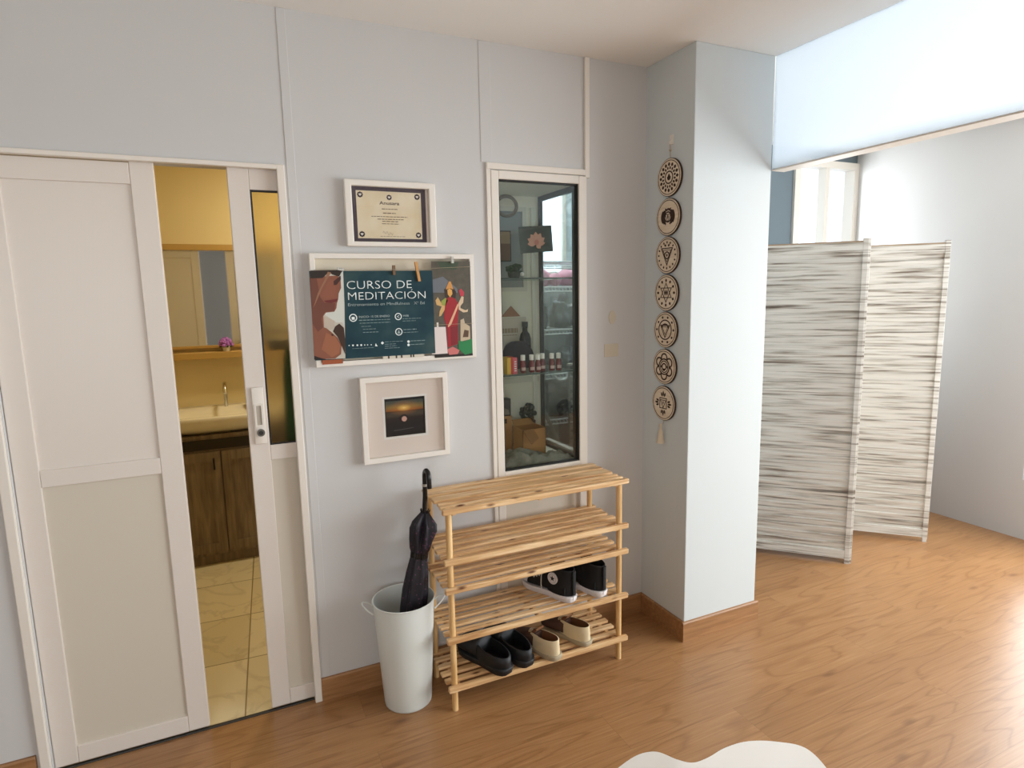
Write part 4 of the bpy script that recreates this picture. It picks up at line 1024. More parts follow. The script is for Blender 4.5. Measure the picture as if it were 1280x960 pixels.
def engraving(i):
    F = []
    ring_ = lambda r, w=.0026, n=32: ribbon(F, [pol(r, 2*PI*k/n) for k in range(n)], w)
    tri = lambda r, rot, w=.0028: ribbon(F, [pol(r, rot+2*PI*k/3) for k in range(3)], w)
    if i == 0:
        for k in range(16): F.append(lens(pol(.039, 2*PI*k/16), pol(.054, 2*PI*k/16), .0048))
        for k in range(16): F.append(lens(pol(.027, 2*PI*(k+.5)/16), pol(.040, 2*PI*(k+.5)/16), .0034))
        ring_(.0215); F.append(lens((0, -.012), (0, .014), .0055))
        for s_ in (-1, 1): F.append(lens((0, -.011), (s_*.010, .004), .003))
    elif i == 1:
        for s_ in (-1, 1):
            for k in range(3): ribbon(F, [(s_*(.012+.008*k)+s_*.010*math.sin(PI*j/8)*(1-.1*k), -.027+.054*j/8*(1-.1*k)+.003*k) for j in range(9)], .0042, False)
            F.append(lens((s_*.004, .022), (s_*.018, .032), .003))
        ring_(.018, .003); tri(.018, -PI/2); F.append(lens((0, -.008), (0, .010), .003)); F.append(lens((-.008, .026), (.008, .030), .0035))
    elif i == 2:
        for k in range(16): F.append(lens(pol(.043, 2*PI*k/16), pol(.053, 2*PI*k/16), .003))
        ribbon(F, [(-.031, .026), (.031, .026), (0, -.036)], .0046); ribbon(F, [(-.022, .019), (.022, .019), (0, -.024)], .0026)
        ring_(.0125); F.append(lens((0, -.006), (0, .006), .003))
        for s_ in (-1, 1): F.append(lens((s_*.004, .034), (s_*.016, .039), .0035))
    elif i == 3:
        for k in range(12): F.append(lens(pol(.040, 2*PI*k/12), pol(.053, 2*PI*k/12), .0042))
        tri(.036, PI/2, .0034); tri(.036, -PI/2, .0034)
        for k in range(-2, 3): F.append(lens((k*.0045, -.010), (k*.0045, .011), .0014))
    elif i == 4:
        for k in range(10): F.append(lens(pol(.044, 2*PI*k/10), pol(.054, 2*PI*k/10), .0042))
        ring_(.037); ribbon(F, [(-.026, .017), (.026, .017), (0, -.030)], .0040); ribbon(F, [(-.016, .011), (.016, .011), (0, -.018)], .0024)
        ribbon(F, [pol(.022, PI*.1+PI*.8*k/10) for k in range(11)], .003, False)
    elif i == 5:
        for k in range(6):
            a0 = 2*PI*k/6+PI/6; c_ = pol(.034, a0)
            ribbon(F, [(c_[0]+.0165*math.cos(a0-1.9+3.8*j/10), c_[1]+.0165*math.sin(a0-1.9+3.8*j/10)) for j in range(11)], .0034, False)
        ring_(.030, .003); ring_(.022, .0022); ring_(.012, .003); F.append(lens((-.010, -.014), (.010, -.010), .004))
        for s_ in (-1, 1): F.append(lens((s_*.014, 0.006), (s_*.022, -.008), .0022))
    else:
        for k in range(4):
            a0 = PI/2*k+PI/2
            for q_ in (-.28, 0, .28): F.append(lens(pol(.026, a0+q_*.9), pol(.050-abs(q_)*.02, a0+q_), .0034))
        ribbon(F, [(-.020, -.020), (.020, -.020), (.020, .020), (-.020, .020)], .0028); ribbon(F, [(-.016, .012), (.016, .012), (0, -.018)], .0032)
        F.append(lens((0, -.004), (0, .010), .0025))
    return F
for i, (zc, yc) in enumerate(zip(ZC, YC)):
    n = 44
    def rg(r, x): return [(x, yc+r*math.cos(2*PI*k/n), zc+r*math.sin(2*PI*k/n)) for k in range(n)]
    m = MB(); m.loft([rg(RD, PX0-.002), rg(RD, PX0-.010)]); dk = m.obj('disc', M['burnt'], hg, smooth=True, angle=30)
    m = MB(); m.loft([rg(RD-.0026, PX0-.009), rg(RD-.0026, PX0-.0113)]); m.obj('disc_face', M['discwood'], dk, smooth=True, angle=30)
    m = MB(); xf = PX0-.0120
    for fpts in engraving(i):
        m.prism([(xf, yc-u*1.16, zc+v*1.16) for u, v in fpts], (.0009, 0, 0))
    m.obj('engraving', M['burnt'], dk)
    m = MB()
    ro, ri = rg(RD-.0078, xf), rg(RD-.0108, xf)
    m.loft([ro, ri, [(x+.0009, y, z) for x, y, z in ri], [(x+.0009, y, z) for x, y, z in ro], ro], False, False); m.obj('rim_line', M['burnt'], dk)
m = MB(); m.tube([(PX0-.010, -.178, 2.209), (PX0-.006, -.177, ZC[0]+RD)], .0018, 6)
m.ball((PX0-.008, -.1775, 2.182), .0055, 10, 8)
for a, b_ in zip(range(6), range(1, 7)): m.tube([(PX0-.006, YC[a], ZC[a]-RD+.002), (PX0-.006, YC[b_], ZC[b_]+RD-.002)], .0018, 6)
m.tube([(PX0-.006, YC[6], ZC[6]-RD), (PX0-.008, -.158, .985)], .0015, 6)
m.obj('cord', M['cord'], hg, smooth=True)
m = MB(); m.lathe([(.0015, .990), (.007, .985), (.008, .974), (.006, .968), (.0095, .955), (.0155, .915), (.0185, .898), (.012, .899)], 22, (PX0-.019, -.156, 0), True, True); m.obj('tassel', M['tassel'], hg, smooth=True)

# blank painted plates and old wall plugs beside the window
for (x, z, w_, h_, lab, sh_) in ((1.240, 1.474, .038, .062, 'faint round blanking plate on the wall between window and pillar, upper one', 1), (1.236, 1.323, .078, .060, 'faint rectangular blanking plate low on the wall between window and pillar', 0)):
    m = MB()
    if sh_: m.plate(circ(x, z, w_/2, 28, rz=h_/2), -.003, -.0001)
    else: m.box((x-w_/2, -.003, z-h_/2), (x+w_/2, -.0001, z+h_/2), .0012)
    o = m.obj('wall_plate', mat('aged_plate', (206, 198, 180), 0.7)); origin_to(o, (x, 0, z-h_/2)); tag(o, lab, 'wall plate')

# ------------------------------------------------------------------ folding screen
fs = thing('folding_screen', 'whitewashed slatted wooden folding screen standing behind the pillar', 'folding screen', (2.9, .05, 0))
FP = [(2.385, .312), (2.800, -.120), (3.16, .215), (3.50, -.13)]
for k in range(3):
    a = Vector((*FP[k], 0)); b_ = Vector((*FP[k+1], 0)); d_ = (b_-a).normalized(); nrm = Vector((d_.y, -d_.x, 0))
    a2, b2_ = a + d_*.012, b_ - d_*.012
    m = MB()
    for e in (a2, b2_): m.obox((e.x, e.y, .02), (e.x, e.y, 1.845), .028, .024, up=tuple(nrm), bev=.002)
    for z in (.055, 1.80): m.obox((a2.x, a2.y, z), (b2_.x, b2_.y, z), .022, .05)
    pn = m.obj('panel_frame', M['whitewash'], fs)
    m = MB(); nz = 40
    for j in range(nz):
        z0 = .08+(1.775-.08)*j/nz; hz_ = (1.775-.08)/nz
        # louvres overlapping like clapboards
        c0 = a2+d_*.014; c1 = b2_-d_*.014
        m.loft([[c + nrm*u + Vector((0, 0, v)) for u, v in ((-.010, z0-.004), (-.002, z0-.004), (.008, z0+hz_), (.000, z0+hz_))] for c in (c0, c1)])
    m.obj('slat_panel', M['whitewash'], fs)
    for e in (a2, b2_): MB().obox((e.x, e.y, 0), (e.x, e.y, .022), .024, .022, up=tuple(nrm)).obj('foot', M['whitewash'], fs)
    m = MB(); m.obox((a2.x+d_.x*.014, a2.y+d_.y*.014, 1.828), (b2_.x-d_.x*.014, b2_.y-d_.y*.014, 1.828), .014, .010); m.obj('top_rail', mat('bare_wood_rail', (164, 140, 114), 0.7), fs)

# ------------------------------------------------------------------ white shell armchair in the foreground
F_ = Vector((-.63, .776, 0)).normalized(); R_ = Vector((F_.y, -F_.x, 0))
CC = Vector((0.165, -1.745, 0))
ch = thing('shell_armchair', 'white moulded shell armchair standing in the foreground, only its rim in view', 'armchair', tuple(CC))
half = [(.285, 0, .435), (.282, .12, .440), (.262, .215, .47), (.215, .282, .56), (.150, .318, .632), (.100, .330, .660), (.055, .330, .658), (.022, .322, .668), (-.008, .315, .695), (-.038, .306, .732), (-.078, .294, .768), (-.128, .272, .800), (-.180, .225, .835), (-.222, .13, .850)]
full = half + [(-.238, 0, .855)] + [(f_, -r_, z_) for f_, r_, z_ in reversed(half[1:])]
rim = catmull(full, 6, True)
def shell_pt(p, t_):
    f_, r_, z_ = p
    g = t_**0.72 if True else t_
    seat = .425 + .01*math.cos(t_*PI)
    cf = .02
    hgt = t_**3.4
    x = cf + (f_-cf)*(g*0.90+0.10*t_**6); y = r_*(g*0.90+0.10*t_**6)
    return CC + F_*x + R_*y + Vector((0, 0, seat + (z_-seat)*hgt))
m = MB(); N = 14
rows = [[shell_pt(p, max(.02, k/N)) for p in rim] for k in range(N+1)]
m.loft(rows, True, False)
shl = m.obj('shell', M['chair'], ch, smooth=True, angle=80)
subsurf(shl, 1)
for sf, sr in ((1, 1), (1, -1), (-1, 1), (-1, -1)):
    a = CC + F_*(.12*sf) + R_*(.13*sr) + Vector((0, 0, .405)); b_ = CC + F_*(.235*sf) + R_*(.225*sr)
    m = MB(); m.tube([a, (a+b_)/2, b_], [.017, .016, .011], 14); m.obj('leg', M['beech'], ch, smooth=True)
m = MB()
for s_ in (-1, 1):
    m.tube([CC + F_*(.175*s_) + R_*.175 + Vector((0, 0, .21)), CC + F_*(-.14*s_) + R_*-.145 + Vector((0, 0, .34))], .004, 8)
    m.tube([CC + F_*(.15*s_) + R_*-.16 + Vector((0, 0, .30)), CC + F_*(.15*s_) + R_*.16 + Vector((0, 0, .30))], .004, 8)
m.obj('brace', M['darkframe'], ch, smooth=True)
m = MB(); m.box((-.14, -.14, .395), (.14, .14, .412), .004); m.bm.transform(Matrix.Translation(CC) @ Matrix.Rotation(math.atan2(F_.y, F_.x), 4, 'Z')); m.obj('seat_mount', M['darkframe'], ch)
# ------------------------------------------------------------------ things in the display niche
ZS1, ZS2, ZF = 1.657, 1.240, 0.824
for z, lab in ((ZS1, 'upper glass shelf in the window niche, under the lotus card'), (ZS2, 'lower glass shelf in the window niche, under the row of red bottles')):
    o = bx((0.669, 0.035, z-.006), (1.0565, 0.357, z)).obj('glass_shelf', M['shelfglass']); origin_to(o, (0.86, .2, z-.006)); tag(o, lab, 'shelf', 'glass shelves in the niche')
    e = bx((0.669, 0.0335, z-.006), (1.0565, 0.0348, z)).obj('polished_edge', mat('glass_edge_green', (66, 82, 76), 0.2), o)

# lotus card on a wire stand
t = thing('lotus_card_holder', 'wire card stand holding a dark photo of a pink lotus flower', 'card holder', (.925, .19, ZS1))
m = MB(); m.lathe([(.0, 0), (.022, 0), (.022, .004), (.004, .006), (.0, .006)], 20, (.925, .19, ZS1)); m.obj('stand_base', mat('pink_base', (190, 140, 150), .5), t, smooth=True)
m = MB(); m.cyl((.925, .19, ZS1+.005), (.93, .196, 1.79), .0016, 8); m.obj('stand_wire', M['chrome'], t)
lc = (.868, 1.775, 1.036, 1.893)
def rotc(x, z, a=math.radians(4)): cx, cz = .952, 1.834; return (cx+(x-cx)*math.cos(a)-(z-cz)*math.sin(a), cz+(x-cx)*math.sin(a)+(z-cz)*math.cos(a))
m = MB(); m.plate([rotc(*p) for p in ((lc[0], lc[1]), (lc[2], lc[1]), (lc[2], lc[3]), (lc[0], lc[3]))], .188, .190); cd = m.obj('lotus_card', mat('lotus_background', (66, 74, 68), .4, var=.3, vscale=20), t)
m = MB()
for k, (a, L_, w_) in enumerate(((90, .052, .013), (60, .052, .012), (122, .050, .012), (28, .050, .011), (152, .050, .011), (0, .044, .010), (180, .046, .010), (-50, .030, .010))):
    a = math.radians(a); c_ = (.952, 1.815)
    m.plate([rotc(*p) for p in lens(c_, (c_[0]+L_*math.cos(a), c_[1]+L_*math.sin(a)), w_)], .1872-.0002*k, .1882)
m.obj('lotus_petals', mat('lotus_pink', (226, 172, 152), .5, var=.1, vscale=60), cd)
m = MB(); m.plate([rotc(*p) for p in circ(.952, 1.82, .012, 14)], .1850, .1862); m.obj('lotus_heart', flat('lotus_centre', (214, 140, 128)), cd)

# dark potted plant
t = thing('potted_succulent', 'small dark green bushy plant on the upper glass shelf', 'potted plant', (.845, .205, ZS1))
m = MB(); m.lathe([(0, .001), (.024, .001), (.030, .030), (.027, .031), (.025, .024), (0, .024)], 20, (.845, .205, ZS1)); m.obj('pot', mat('dark_pot', (52, 58, 48), .5), t, smooth=True)
m = MB(); rl = random.Random(2)
for k in range(34):
    a = rl.uniform(0, 2*PI); r = rl.uniform(.0, .034); h_ = rl.uniform(.028, .062)
    m.ball((.845+r*math.cos(a), .205+r*math.sin(a)*.8, ZS1+h_), rl.uniform(.008, .014), 8, 6, (1, 1, .7))
m.obj('leaves', M['leafdark'], t, smooth=True)
m = MB(); m.ball((.878, .19, ZS1+.020), .010, 10, 8); m.obj('pale_flower', M['matwhite'], t, smooth=True)

# wreath and little picture on the back
m = MB(); m.tube([(.882+.052*math.cos(2*PI*k/28), .352, 2.0+.045*math.sin(2*PI*k/28)) for k in range(28)], .0085, 8, closed=True)
o = m.obj('wicker_ring', mat('wicker', (132, 118, 98), .9, bump=.8, bscale=160), smooth=True); origin_to(o, (.882, .36, 1.955)); tag(o, 'round wicker ring at the top of the window niche', 'wreath')
t = thing('small_framed_print', 'narrow dark framed brown print, left edge of the window niche', 'picture', (.868, .350, 1.735))
bx((.838, .345, 1.742), (.898, .357, 1.886), .001).obj('moulding', M['darkframe'], t)
m = MB(); m.box((.843, .3440, 1.747), (.893, .3452, 1.881)); m.obj('print', mat('brown_print', (126, 96, 76), .5, var=.4, vscale=10), t)
m = MB(); m.box((.843, .3434, 1.826), (.893, .3442, 1.881)); m.obj('print_sky', flat('print_tan', (164, 142, 116)), t)

# second shelf: white card with a triangle, dark bag and bottle, booklets, red bottles
t = thing('triangle_card', 'pale upright card with a brown triangle behind the dark bag', 'card', (.865, .30, ZS2))
m = MB(); m.box((.800, .298, ZS2), (.948, .303, 1.478)); m.obj('sheet', mat('card_cream', (206, 198, 182), .7), t)
m = MB(); m.plate([(.818, 1.482), (.916, 1.482), (.868, 1.532)], .294, .300); m.obj('triangle', mat('triangle_brown', (160, 118, 92), .7), t)
bars([(.823, .902, 1.405, .022), (.826, .90, 1.392, .004)], .2975, flat('card_print', (160, 142, 120)), t)
m = MB()
R = []
for z, rx, ry in ((0, .078, .040), (.03, .084, .044), (.07, .082, .042), (.10, .070, .036), (.122, .05, .026), (.132, .02, .012)):
    R.append([(.850+rx*math.cos(2*PI*k/24)*(1+.07*math.sin(3*k+z*40)), .195+ry*math.sin(2*PI*k/24)*(1+.06*math.sin(5*k)), ZS2+.0005+z+.006*math.sin(2*k)*(z > .05)) for k in range(24)])
m.loft(R); o = m.obj('dark_cloth_bag', M['darkbag'], smooth=True); origin_to(o, (.85, .195, ZS2)); tag(o, 'dark slumped cloth bag behind the red bottles', 'bag'); subsurf(o, 1)
t = thing('dark_bottle', 'tall dark glass bottle with narrow neck rising behind the dark bag', 'bottle', (.930, .276, ZS2))
m = MB(); m.lathe([(0, 0), (.026, 0), (.028, .006), (.028, .135), (.022, .158), (.0125, .170), (.0125, .196), (0, .196)], 22, (.930, .276, ZS2)); m.obj('body', mat('dark_glass', (24, 22, 22), .12), t, smooth=True)
m = MB(); m.lathe([(0, .190), (.0145, .190), (.0145, .216), (.0, .216)], 18, (.930, .276, ZS2)); m.obj('cap', M['black'], t, smooth=True)
for x0, x1, col, lab, h_ in ((.735, .7525, (226, 178, 44), 'thin yellow booklet standing at the left end of the lower glass shelf', .074), (.753, .7650, (196, 52, 40), 'thin red booklet between the yellow and pink ones', .076), (.7655, .7835, (214, 96, 110), 'pink booklet with white marks, beside the red one', .072)):
    t = thing('booklet', lab, 'booklet', ((x0+x1)/2, .085, ZS2), group='booklets on the lower glass shelf')
    m = MB(); m.hollow((x0, ZS2, x1, ZS2+h_), (x0+.0012, ZS2+.0005, x1-.0012, ZS2+h_-.0005), .062, .112); m.box((x0, .060, ZS2), (x1, .0625, ZS2+h_)); m.obj('cover', mat('booklet_%d_%d' % col[:2], col, .5), t)
    bx((x0+.0012, .063, ZS2+.0012), (x1-.0012, .110, ZS2+h_-.002)).obj('pages', M['matwhite'], t)
    if col[0] == 214: bars([(x0+.004, x1-.004, ZS2+.012+.010*k, .004) for k in range(5)], .0597, M['matwhite'], t, 'spine_marks')
def red_bottle(x, y, lab, col, first=[None]):
    if first[0] is None:
        t_ = thing('red_bottle', lab, 'bottle', (x, y, ZS2), group='little bottles on the lower glass shelf')
        m_ = MB(); m_.lathe([(0, 0), (.0118, 0), (.0128, .003), (.0128, .044), (.0085, .052), (.0085, .058), (0, .058)], 20); m_.obj('body', mat('red_glass', (112, 30, 30), .15), t_, smooth=True, world=False)
        m_ = MB(); m_.lathe([(0, .055), (.0105, .055), (.0105, .077), (.0095, .079), (0, .079)], 18); m_.obj('cap', M['matwhite'], t_, smooth=True, world=False)
        m_ = MB(); m_.loft([[(.0131*math.cos(a), .0131*math.sin(a), z) for a in [PI*1.2+PI*.6*k/10 for k in range(11)]] for z in (.010, .024)], False, False, closed=False); m_.obj('label_band', mat('bottle_label', (206, 172, 164), .5), t_, smooth=True, world=False)
        first[0] = t_; return t_
    return dup(first[0], (x, y, ZS2), 0, lab)
for k, (x, y, lab) in enumerate(((.822, .082, 'white capped red bottle standing apart, nearest the booklets'), (.862, .075, 'white capped red bottle, second from the booklets'), (.891, .070, 'white capped red bottle, third from the booklets, just short of the dark corner post'),
                                 (.928, .098, 'white capped red bottle in front of the dark corner post'), (.966, .078, 'white capped red bottle, first past the dark corner post'), (1.000, .076, 'white capped red bottle at the far end of the row, against the side glass'))):
    red_bottle(x, y, lab, None)

# floor of the niche: boxes, dark picture, plant and scarf
t = thing('cardboard_box', 'open kraft cardboard box at the bottom of the window niche', 'box', (.905, .205, ZF))
m = MB(); x0, x1, y0_, y1_, z1_ = .848, .968, .15, .262, ZF+.135
th = .003
m.box((x0, y0_, ZF), (x1, y0_+th, z1_)); m.box((x0, y1_-th, ZF), (x1, y1_, z1_)); m.box((x0, y0_, ZF), (x0+th, y1_, z1_)); m.box((x1-th, y0_, ZF), (x1, y1_, z1_)); m.box((x0, y0_, ZF), (x1, y1_, ZF+th))
m.obj('body', M['cardboard'], t)
m = MB(); m.prism([(x0, y0_, z1_), (x0+.055, y0_, z1_), (x0+.075, y0_-.018, z1_-.042), (x0+.03, y0_-.03, z1_-.065)], (0, -.002, .001)); m.obj('flap', M['cardboarddark'], t)
m = MB(); m.prism([(x0+.005, y1_, z1_), (x1-.005, y1_, z1_), (x1-.01, y1_+.03, z1_+.022), (x0+.01, y1_+.03, z1_+.022)], (0, .002, .002)); m.obj('flap', M['cardboard'], t)
m = MB(); m.prism([(x1, y0_+.004, z1_), (x1, y1_-.004, z1_), (x1-.035, y1_-.01, z1_+.016), (x1-.035, y0_+.01, z1_+.016)], (.002, 0, .001)); m.obj('flap', M['cardboard'], t)
t = thing('cardboard_box', 'kraft box standing behind the open one, under the dark picture', 'box', (.822, .285, ZF))
bx((.762, .266, ZF), (.846, .325, ZF+.185), .002).obj('body', M['cardboard'], t)
bx((.785, .2652, ZF+.150), (.82, .2659, ZF+.172)).obj('hand_hole', M['vanitydark'], t)
t = thing('dark_picture_box', 'dark printed box resting on the rear kraft box', 'box', (.815, .295, ZF+.186))
bx((.764, .272, ZF+.186), (.846, .318, ZF+.268), .002).obj('body', mat('dark_print', (44, 38, 34), .4), t)
m = MB(); m.plate([(.778, ZF+.192), (.838, ZF+.192), (.832, ZF+.215), (.815, ZF+.222), (.80, ZF+.24), (.788, ZF+.225)], .2708, .2718); m.obj('printed_shape', mat('print_brown_grey', (120, 106, 90), .5), t)
t = thing('dark_foliage_plant', 'dark round leafy plant next to the dark printed box', 'plant', (.962, .322, ZF))
m = MB(); m.lathe([(0, .0), (.03, .0), (.038, .14), (.03, .142), (0, .135)], 20, (.962, .322, ZF)); m.obj('pot', mat('dark_pot2', (62, 60, 54), .6), t, smooth=True)
m = MB(); rl = random.Random(5)
for k in range(46):
    v = Vector((rl.gauss(0, 1), rl.gauss(0, 1), rl.gauss(0, 1))).normalized()*.036
    m.ball((.962+v.x, .322+v.y*.8, ZF+.182+v.z), .011, 7, 5)
m.obj('leaves', mat('foliage_grey_green', (62, 66, 54), .8, var=.3, vscale=30), t, smooth=True)
# scarf heaped over the niche floor
m = MB(); NX, NY = 46, 26; P = []
def scarf_h(x, y):
    v = noise.fractal(Vector((x*16, y*22, 1.7)), 1.0, 2.0, 4)
    ridge = 1-abs(noise.noise(Vector((x*26+y*14, y*30-x*8, .4))))
    base = .030*math.exp(-((x-.80)/.09)**2-((y-.10)/.10)**2)+.011
    edge = min(1, max(0, (x-.672)/.012))*min(1, max(0, (1.052-x)/.02))*min(1, max(0, (y-.036)/.012))*min(1, max(0, (.147-y)/.012))
    return ZF+.003+edge*max(.003, base+.030*v*.7+.030*(ridge-.62))
rows = []
for j in range(NY):
    y = .036+(.147-.036)*j/(NY-1)
    rows.append([(.671+(1.053-.671)*i/(NX-1), y, scarf_h(.671+(1.053-.671)*i/(NX-1), y)) for i in range(NX)])
m.loft(rows, False, False, closed=False)
o = m.obj('grey_scarf', M['cloth'], smooth=True, angle=80); origin_to(o, (.86, .09, ZF)); tag(o, 'crumpled grey green scarf heaped over the niche floor', 'scarf')
md = o.modifiers.new('Solidify', 'SOLIDIFY'); md.thickness = .002; md.offset = 1

# ------------------------------------------------------------------ store room seen through the side glass
sh_ = thing('wire_shelving', 'white wire shelving unit seen through the dark side glass', 'shelving', (1.47, 1.06, 0))
SX0, SX1, SY0, SY1 = 1.19, 1.78, .92, 1.22
SZ = [1.778, 1.628, 1.370, 1.098, .812, .20]
for x, y in ((SX0, SY0), (SX1, SY0), (SX0, SY1), (SX1, SY1)):
    m = MB(); m.cyl((x, y, 0), (x, y, 1.80), .009, 12); m.obj('post', M['wire'], sh_, smooth=True)
for z in SZ:
    m = MB()
    for zz in (z-.004, z-.030):
        m.tube([(SX0, SY0, zz), (SX1, SY0, zz), (SX1, SY1, zz), (SX0, SY1, zz)], .0048, 6, closed=True)
    for k in range(24):
        x = SX0+(SX1-SX0)*(k+.5)/24; m.cyl((x, SY0, z-.004), (x, SY1, z-.004), .002, 6); m.cyl((x, SY0, z-.004), (x+.012, SY0, z-.030), .003, 6)
    m.obj('wire_shelf', M['wire'], sh_)
ballp = [(1.385, .985, .055, 'large pink ball nearest the dark corner post, on the wire shelf'), (1.468, 1.095, .050, 'pink ball at the rear of the wire shelf, between its neighbours'), (1.565, .995, .052, 'pink ball at the far end of the wire shelf'), (1.475, .965, .040, 'small pink ball at the front middle of the wire shelf'), (1.655, 1.08, .052, 'pink ball deep behind the end of the wire shelf')]
for x, y, r, lab in ballp:
    m = MB(); m.ball((x, y, SZ[1]+r), r, 24, 16); o = m.obj('pink_ball', M['pinkball'], smooth=True, angle=180); origin_to(o, (x, y, SZ[1])); tag(o, lab, 'ball', 'pink balls on the wire shelf')
def lump(name, lab, cat, c, s_, m_, seed, rough=.35, group=None):
    m = MB(); bm = m.bm
    bmesh.ops.create_icosphere(bm, subdivisions=4, radius=1.0)
    for v in bm.verts:
        n_ = v.co.normalized(); k = 1+rough*noise.fractal(n_*2.2+Vector((seed, 0, 0)), 1.0, 2.0, 3)+rough*.35*(.5-abs(noise.noise(n_*6+Vector((0, seed, 0)))))
        v.co = Vector((n_.x*s_[0]*k, n_.y*s_[1]*k, max(n_.z*s_[2]*k, -s_[2]*.72)))
    zmin = min(v.co.z for v in bm.verts)
    bmesh.ops.translate(bm, vec=(c[0], c[1], c[2]-zmin), verts=bm.verts)
    o = m.obj(name, m_, smooth=True, angle=60); origin_to(o, c); return tag(o, lab, cat, group)
lump('plastic_bag', 'crumpled glossy plastic bag on the shelf under the pink balls, nearest the post', 'bag', (1.375, 1.05, SZ[2]), (.066, .09, .10), M['plastic'], 1.3, group='stored plastic bags')
lump('plastic_bag', 'tall crumpled clear bag on the shelf under the pink balls, at the far end', 'bag', (1.570, 1.05, SZ[2]), (.068, .09, .115), mat('crumpled_clear', (142, 146, 148), .15, var=.4, vscale=20, bump=1.0, bscale=22), 7.7, group='stored plastic bags')
lump('bundle', 'dark rounded bundle on the wire shelf level with the red bottles', 'bundle', (1.395, 1.05, SZ[3]), (.072, .09, .10), mat('dark_bundle', (62, 64, 66), .4, var=.5, vscale=10, bump=.6, bscale=20), 3.1)
lump('plastic_bag', 'grey netted bag at the far end of the shelf level with the red bottles', 'bag', (1.590, 1.02, SZ[3]), (.062, .08, .085), M['plastic'], 9.4, group='stored plastic bags')
lump('dark_sack', 'large black sack filling the low wire shelf', 'sack', (1.48, 1.07, SZ[4]), (.17, .11, .12), mat('black_sack', (34, 36, 38), .35, bump=.5, bscale=20), 5.2, rough=.2)
# headphones-like cable loop hanging at the shelf, poles leaning in front
m = MB(); m.tube(catmull([(1.445, .902, 1.145), (1.43, .902, 1.095), (1.46, .900, 1.060), (1.51, .900, 1.065), (1.525, .902, 1.10)], 6), .008, 8); o = m.obj('white_cable', M['wire'], smooth=True); origin_to(o, (1.48, .91, 1.1)); tag(o, 'white cable looped over the edge of the wire shelf', 'cable')
def pole(name, lab, p, q_, r, m_, cat='pole'):
    t_ = thing(name, lab, cat, tuple(p))
    m = MB(); m.cyl(p, q_, r, 14); m.obj('shaft', m_, t_, smooth=True)
    d_ = (Vector(q_)-Vector(p)).normalized(); m = MB(); m.cyl(Vector(q_), Vector(q_)+d_*.02, r*1.15, 14); m.obj('end_cap', M['darkframe'], t_, smooth=True)
pole('metal_pole', 'grey metal pole leaning low across the wire shelving', (1.62, .56, .012), (1.150, .50, .955), .010, mat('grey_metal', (150, 152, 150), .35, metal=.6))
t = thing('ladder_upright', 'perforated pale metal upright against the far side glass edge', 'upright', (1.352, .56, 0))
m = MB()
for k in range(26): m.box((1.337, .555, .02+.045*k), (1.367, .565, .045+.045*k))
m.box((1.331, .553, 0), (1.339, .567, 1.19)); m.box((1.365, .553, 0), (1.373, .567, 1.19)); m.obj('rail', mat('pale_metal', (160, 158, 150), .45, metal=.3), t)
bx((1.327, .549, 1.19), (1.377, .571, 1.202), .002).obj('top_cap', M['panel'], t)

# ------------------------------------------------------------------ bathroom seen past the door leaf
BYB = 2.05
t = thing('vanity_cabinet', 'wooden washbasin cabinet with panelled doors in the bathroom', 'cabinet', (-.45, 1.83, 0))
m = MB(); m.box((-1.0, 1.62, .0), (.1, 2.045, .06)); m.box((-1.0, 1.60, .06), (.1, 2.045, .80), .003); m.obj('body', M['vanity'], t)
for x0, x1 in ((-.98, -.725), (-.715, -.46), (-.452, -.185), (-.177, .08)):
    m = MB(); m.hollow((x0, .085, x1, .70), (x0+.05, .14, x1-.05, .645), 1.582, 1.600); m.box((x0+.05, 1.590, .14), (x1-.05, 1.598, .645)); dd = m.obj('door', M['vanity'], t)
    m = MB(); m.tube([(x1-.035, 1.58, .60), (x1-.035, 1.560, .60), (x1-.035, 1.560, .66), (x1-.035, 1.58, .66)], .005, 8); m.obj('handle', M['black'], dd, smooth=True)
m = MB(); m.box((-.98, 1.592, .715), (.08, 1.600, .775)); m.obj('top_rail', M['vanitydark'], t)
t = thing('washbasin', 'cream ceramic washbasin with a curved front on the wooden cabinet', 'washbasin', (-.45, 1.80, .80))
m = MB()
def basin_ring(rx, ry, z, yc=1.80): return [(-.45+rx*math.copysign(abs(math.cos(a))**.7, math.cos(a)), yc+ry*math.copysign(abs(math.sin(a))**.7, math.sin(a)), z) for a in [2*PI*k/40 for k in range(40)]]
m.loft([basin_ring(.30, .16, .801), basin_ring(.40, .22, .84), basin_ring(.45, .245, .885), basin_ring(.455, .248, .905), basin_ring(.445, .24, .913), basin_ring(.37, .16, .908, 1.77), basin_ring(.33, .135, .88, 1.77), basin_ring(.20, .08, .82, 1.77)])
m.obj('bowl', M['ceramic'], t, smooth=True, angle=60)
m = MB(); m.tube(catmull([(-.405, 1.96, .905), (-.405, 1.96, 1.02), (-.405, 1.93, 1.06), (-.405, 1.86, 1.05), (-.405, 1.83, 1.01)], 5), .012, 10); m.obj('tap', M['chrome'], t, smooth=True)
t = thing('soap_dispenser', 'dark soap dispenser bottle on the washbasin edge by the door leaf', 'soap dispenser', (-.262, 1.905, .912))
m = MB(); m.lathe([(0, 0), (.026, 0), (.028, .01), (.028, .055), (.012, .072), (.012, .082), (0, .082)], 20, (-.262, 1.905, .912)); m.obj('bottle', M['black'], t, smooth=True)
m = MB(); m.tube([(-.262, 1.905, .99), (-.262, 1.905, 1.02), (-.262, 1.865, 1.02)], .005, 8); m.obj('pump', M['chrome'], t, smooth=True)
t = thing('bathroom_mirror', 'bathroom mirror in a gold wood frame above the washbasin', 'mirror', (-.45, 2.04, 1.27))
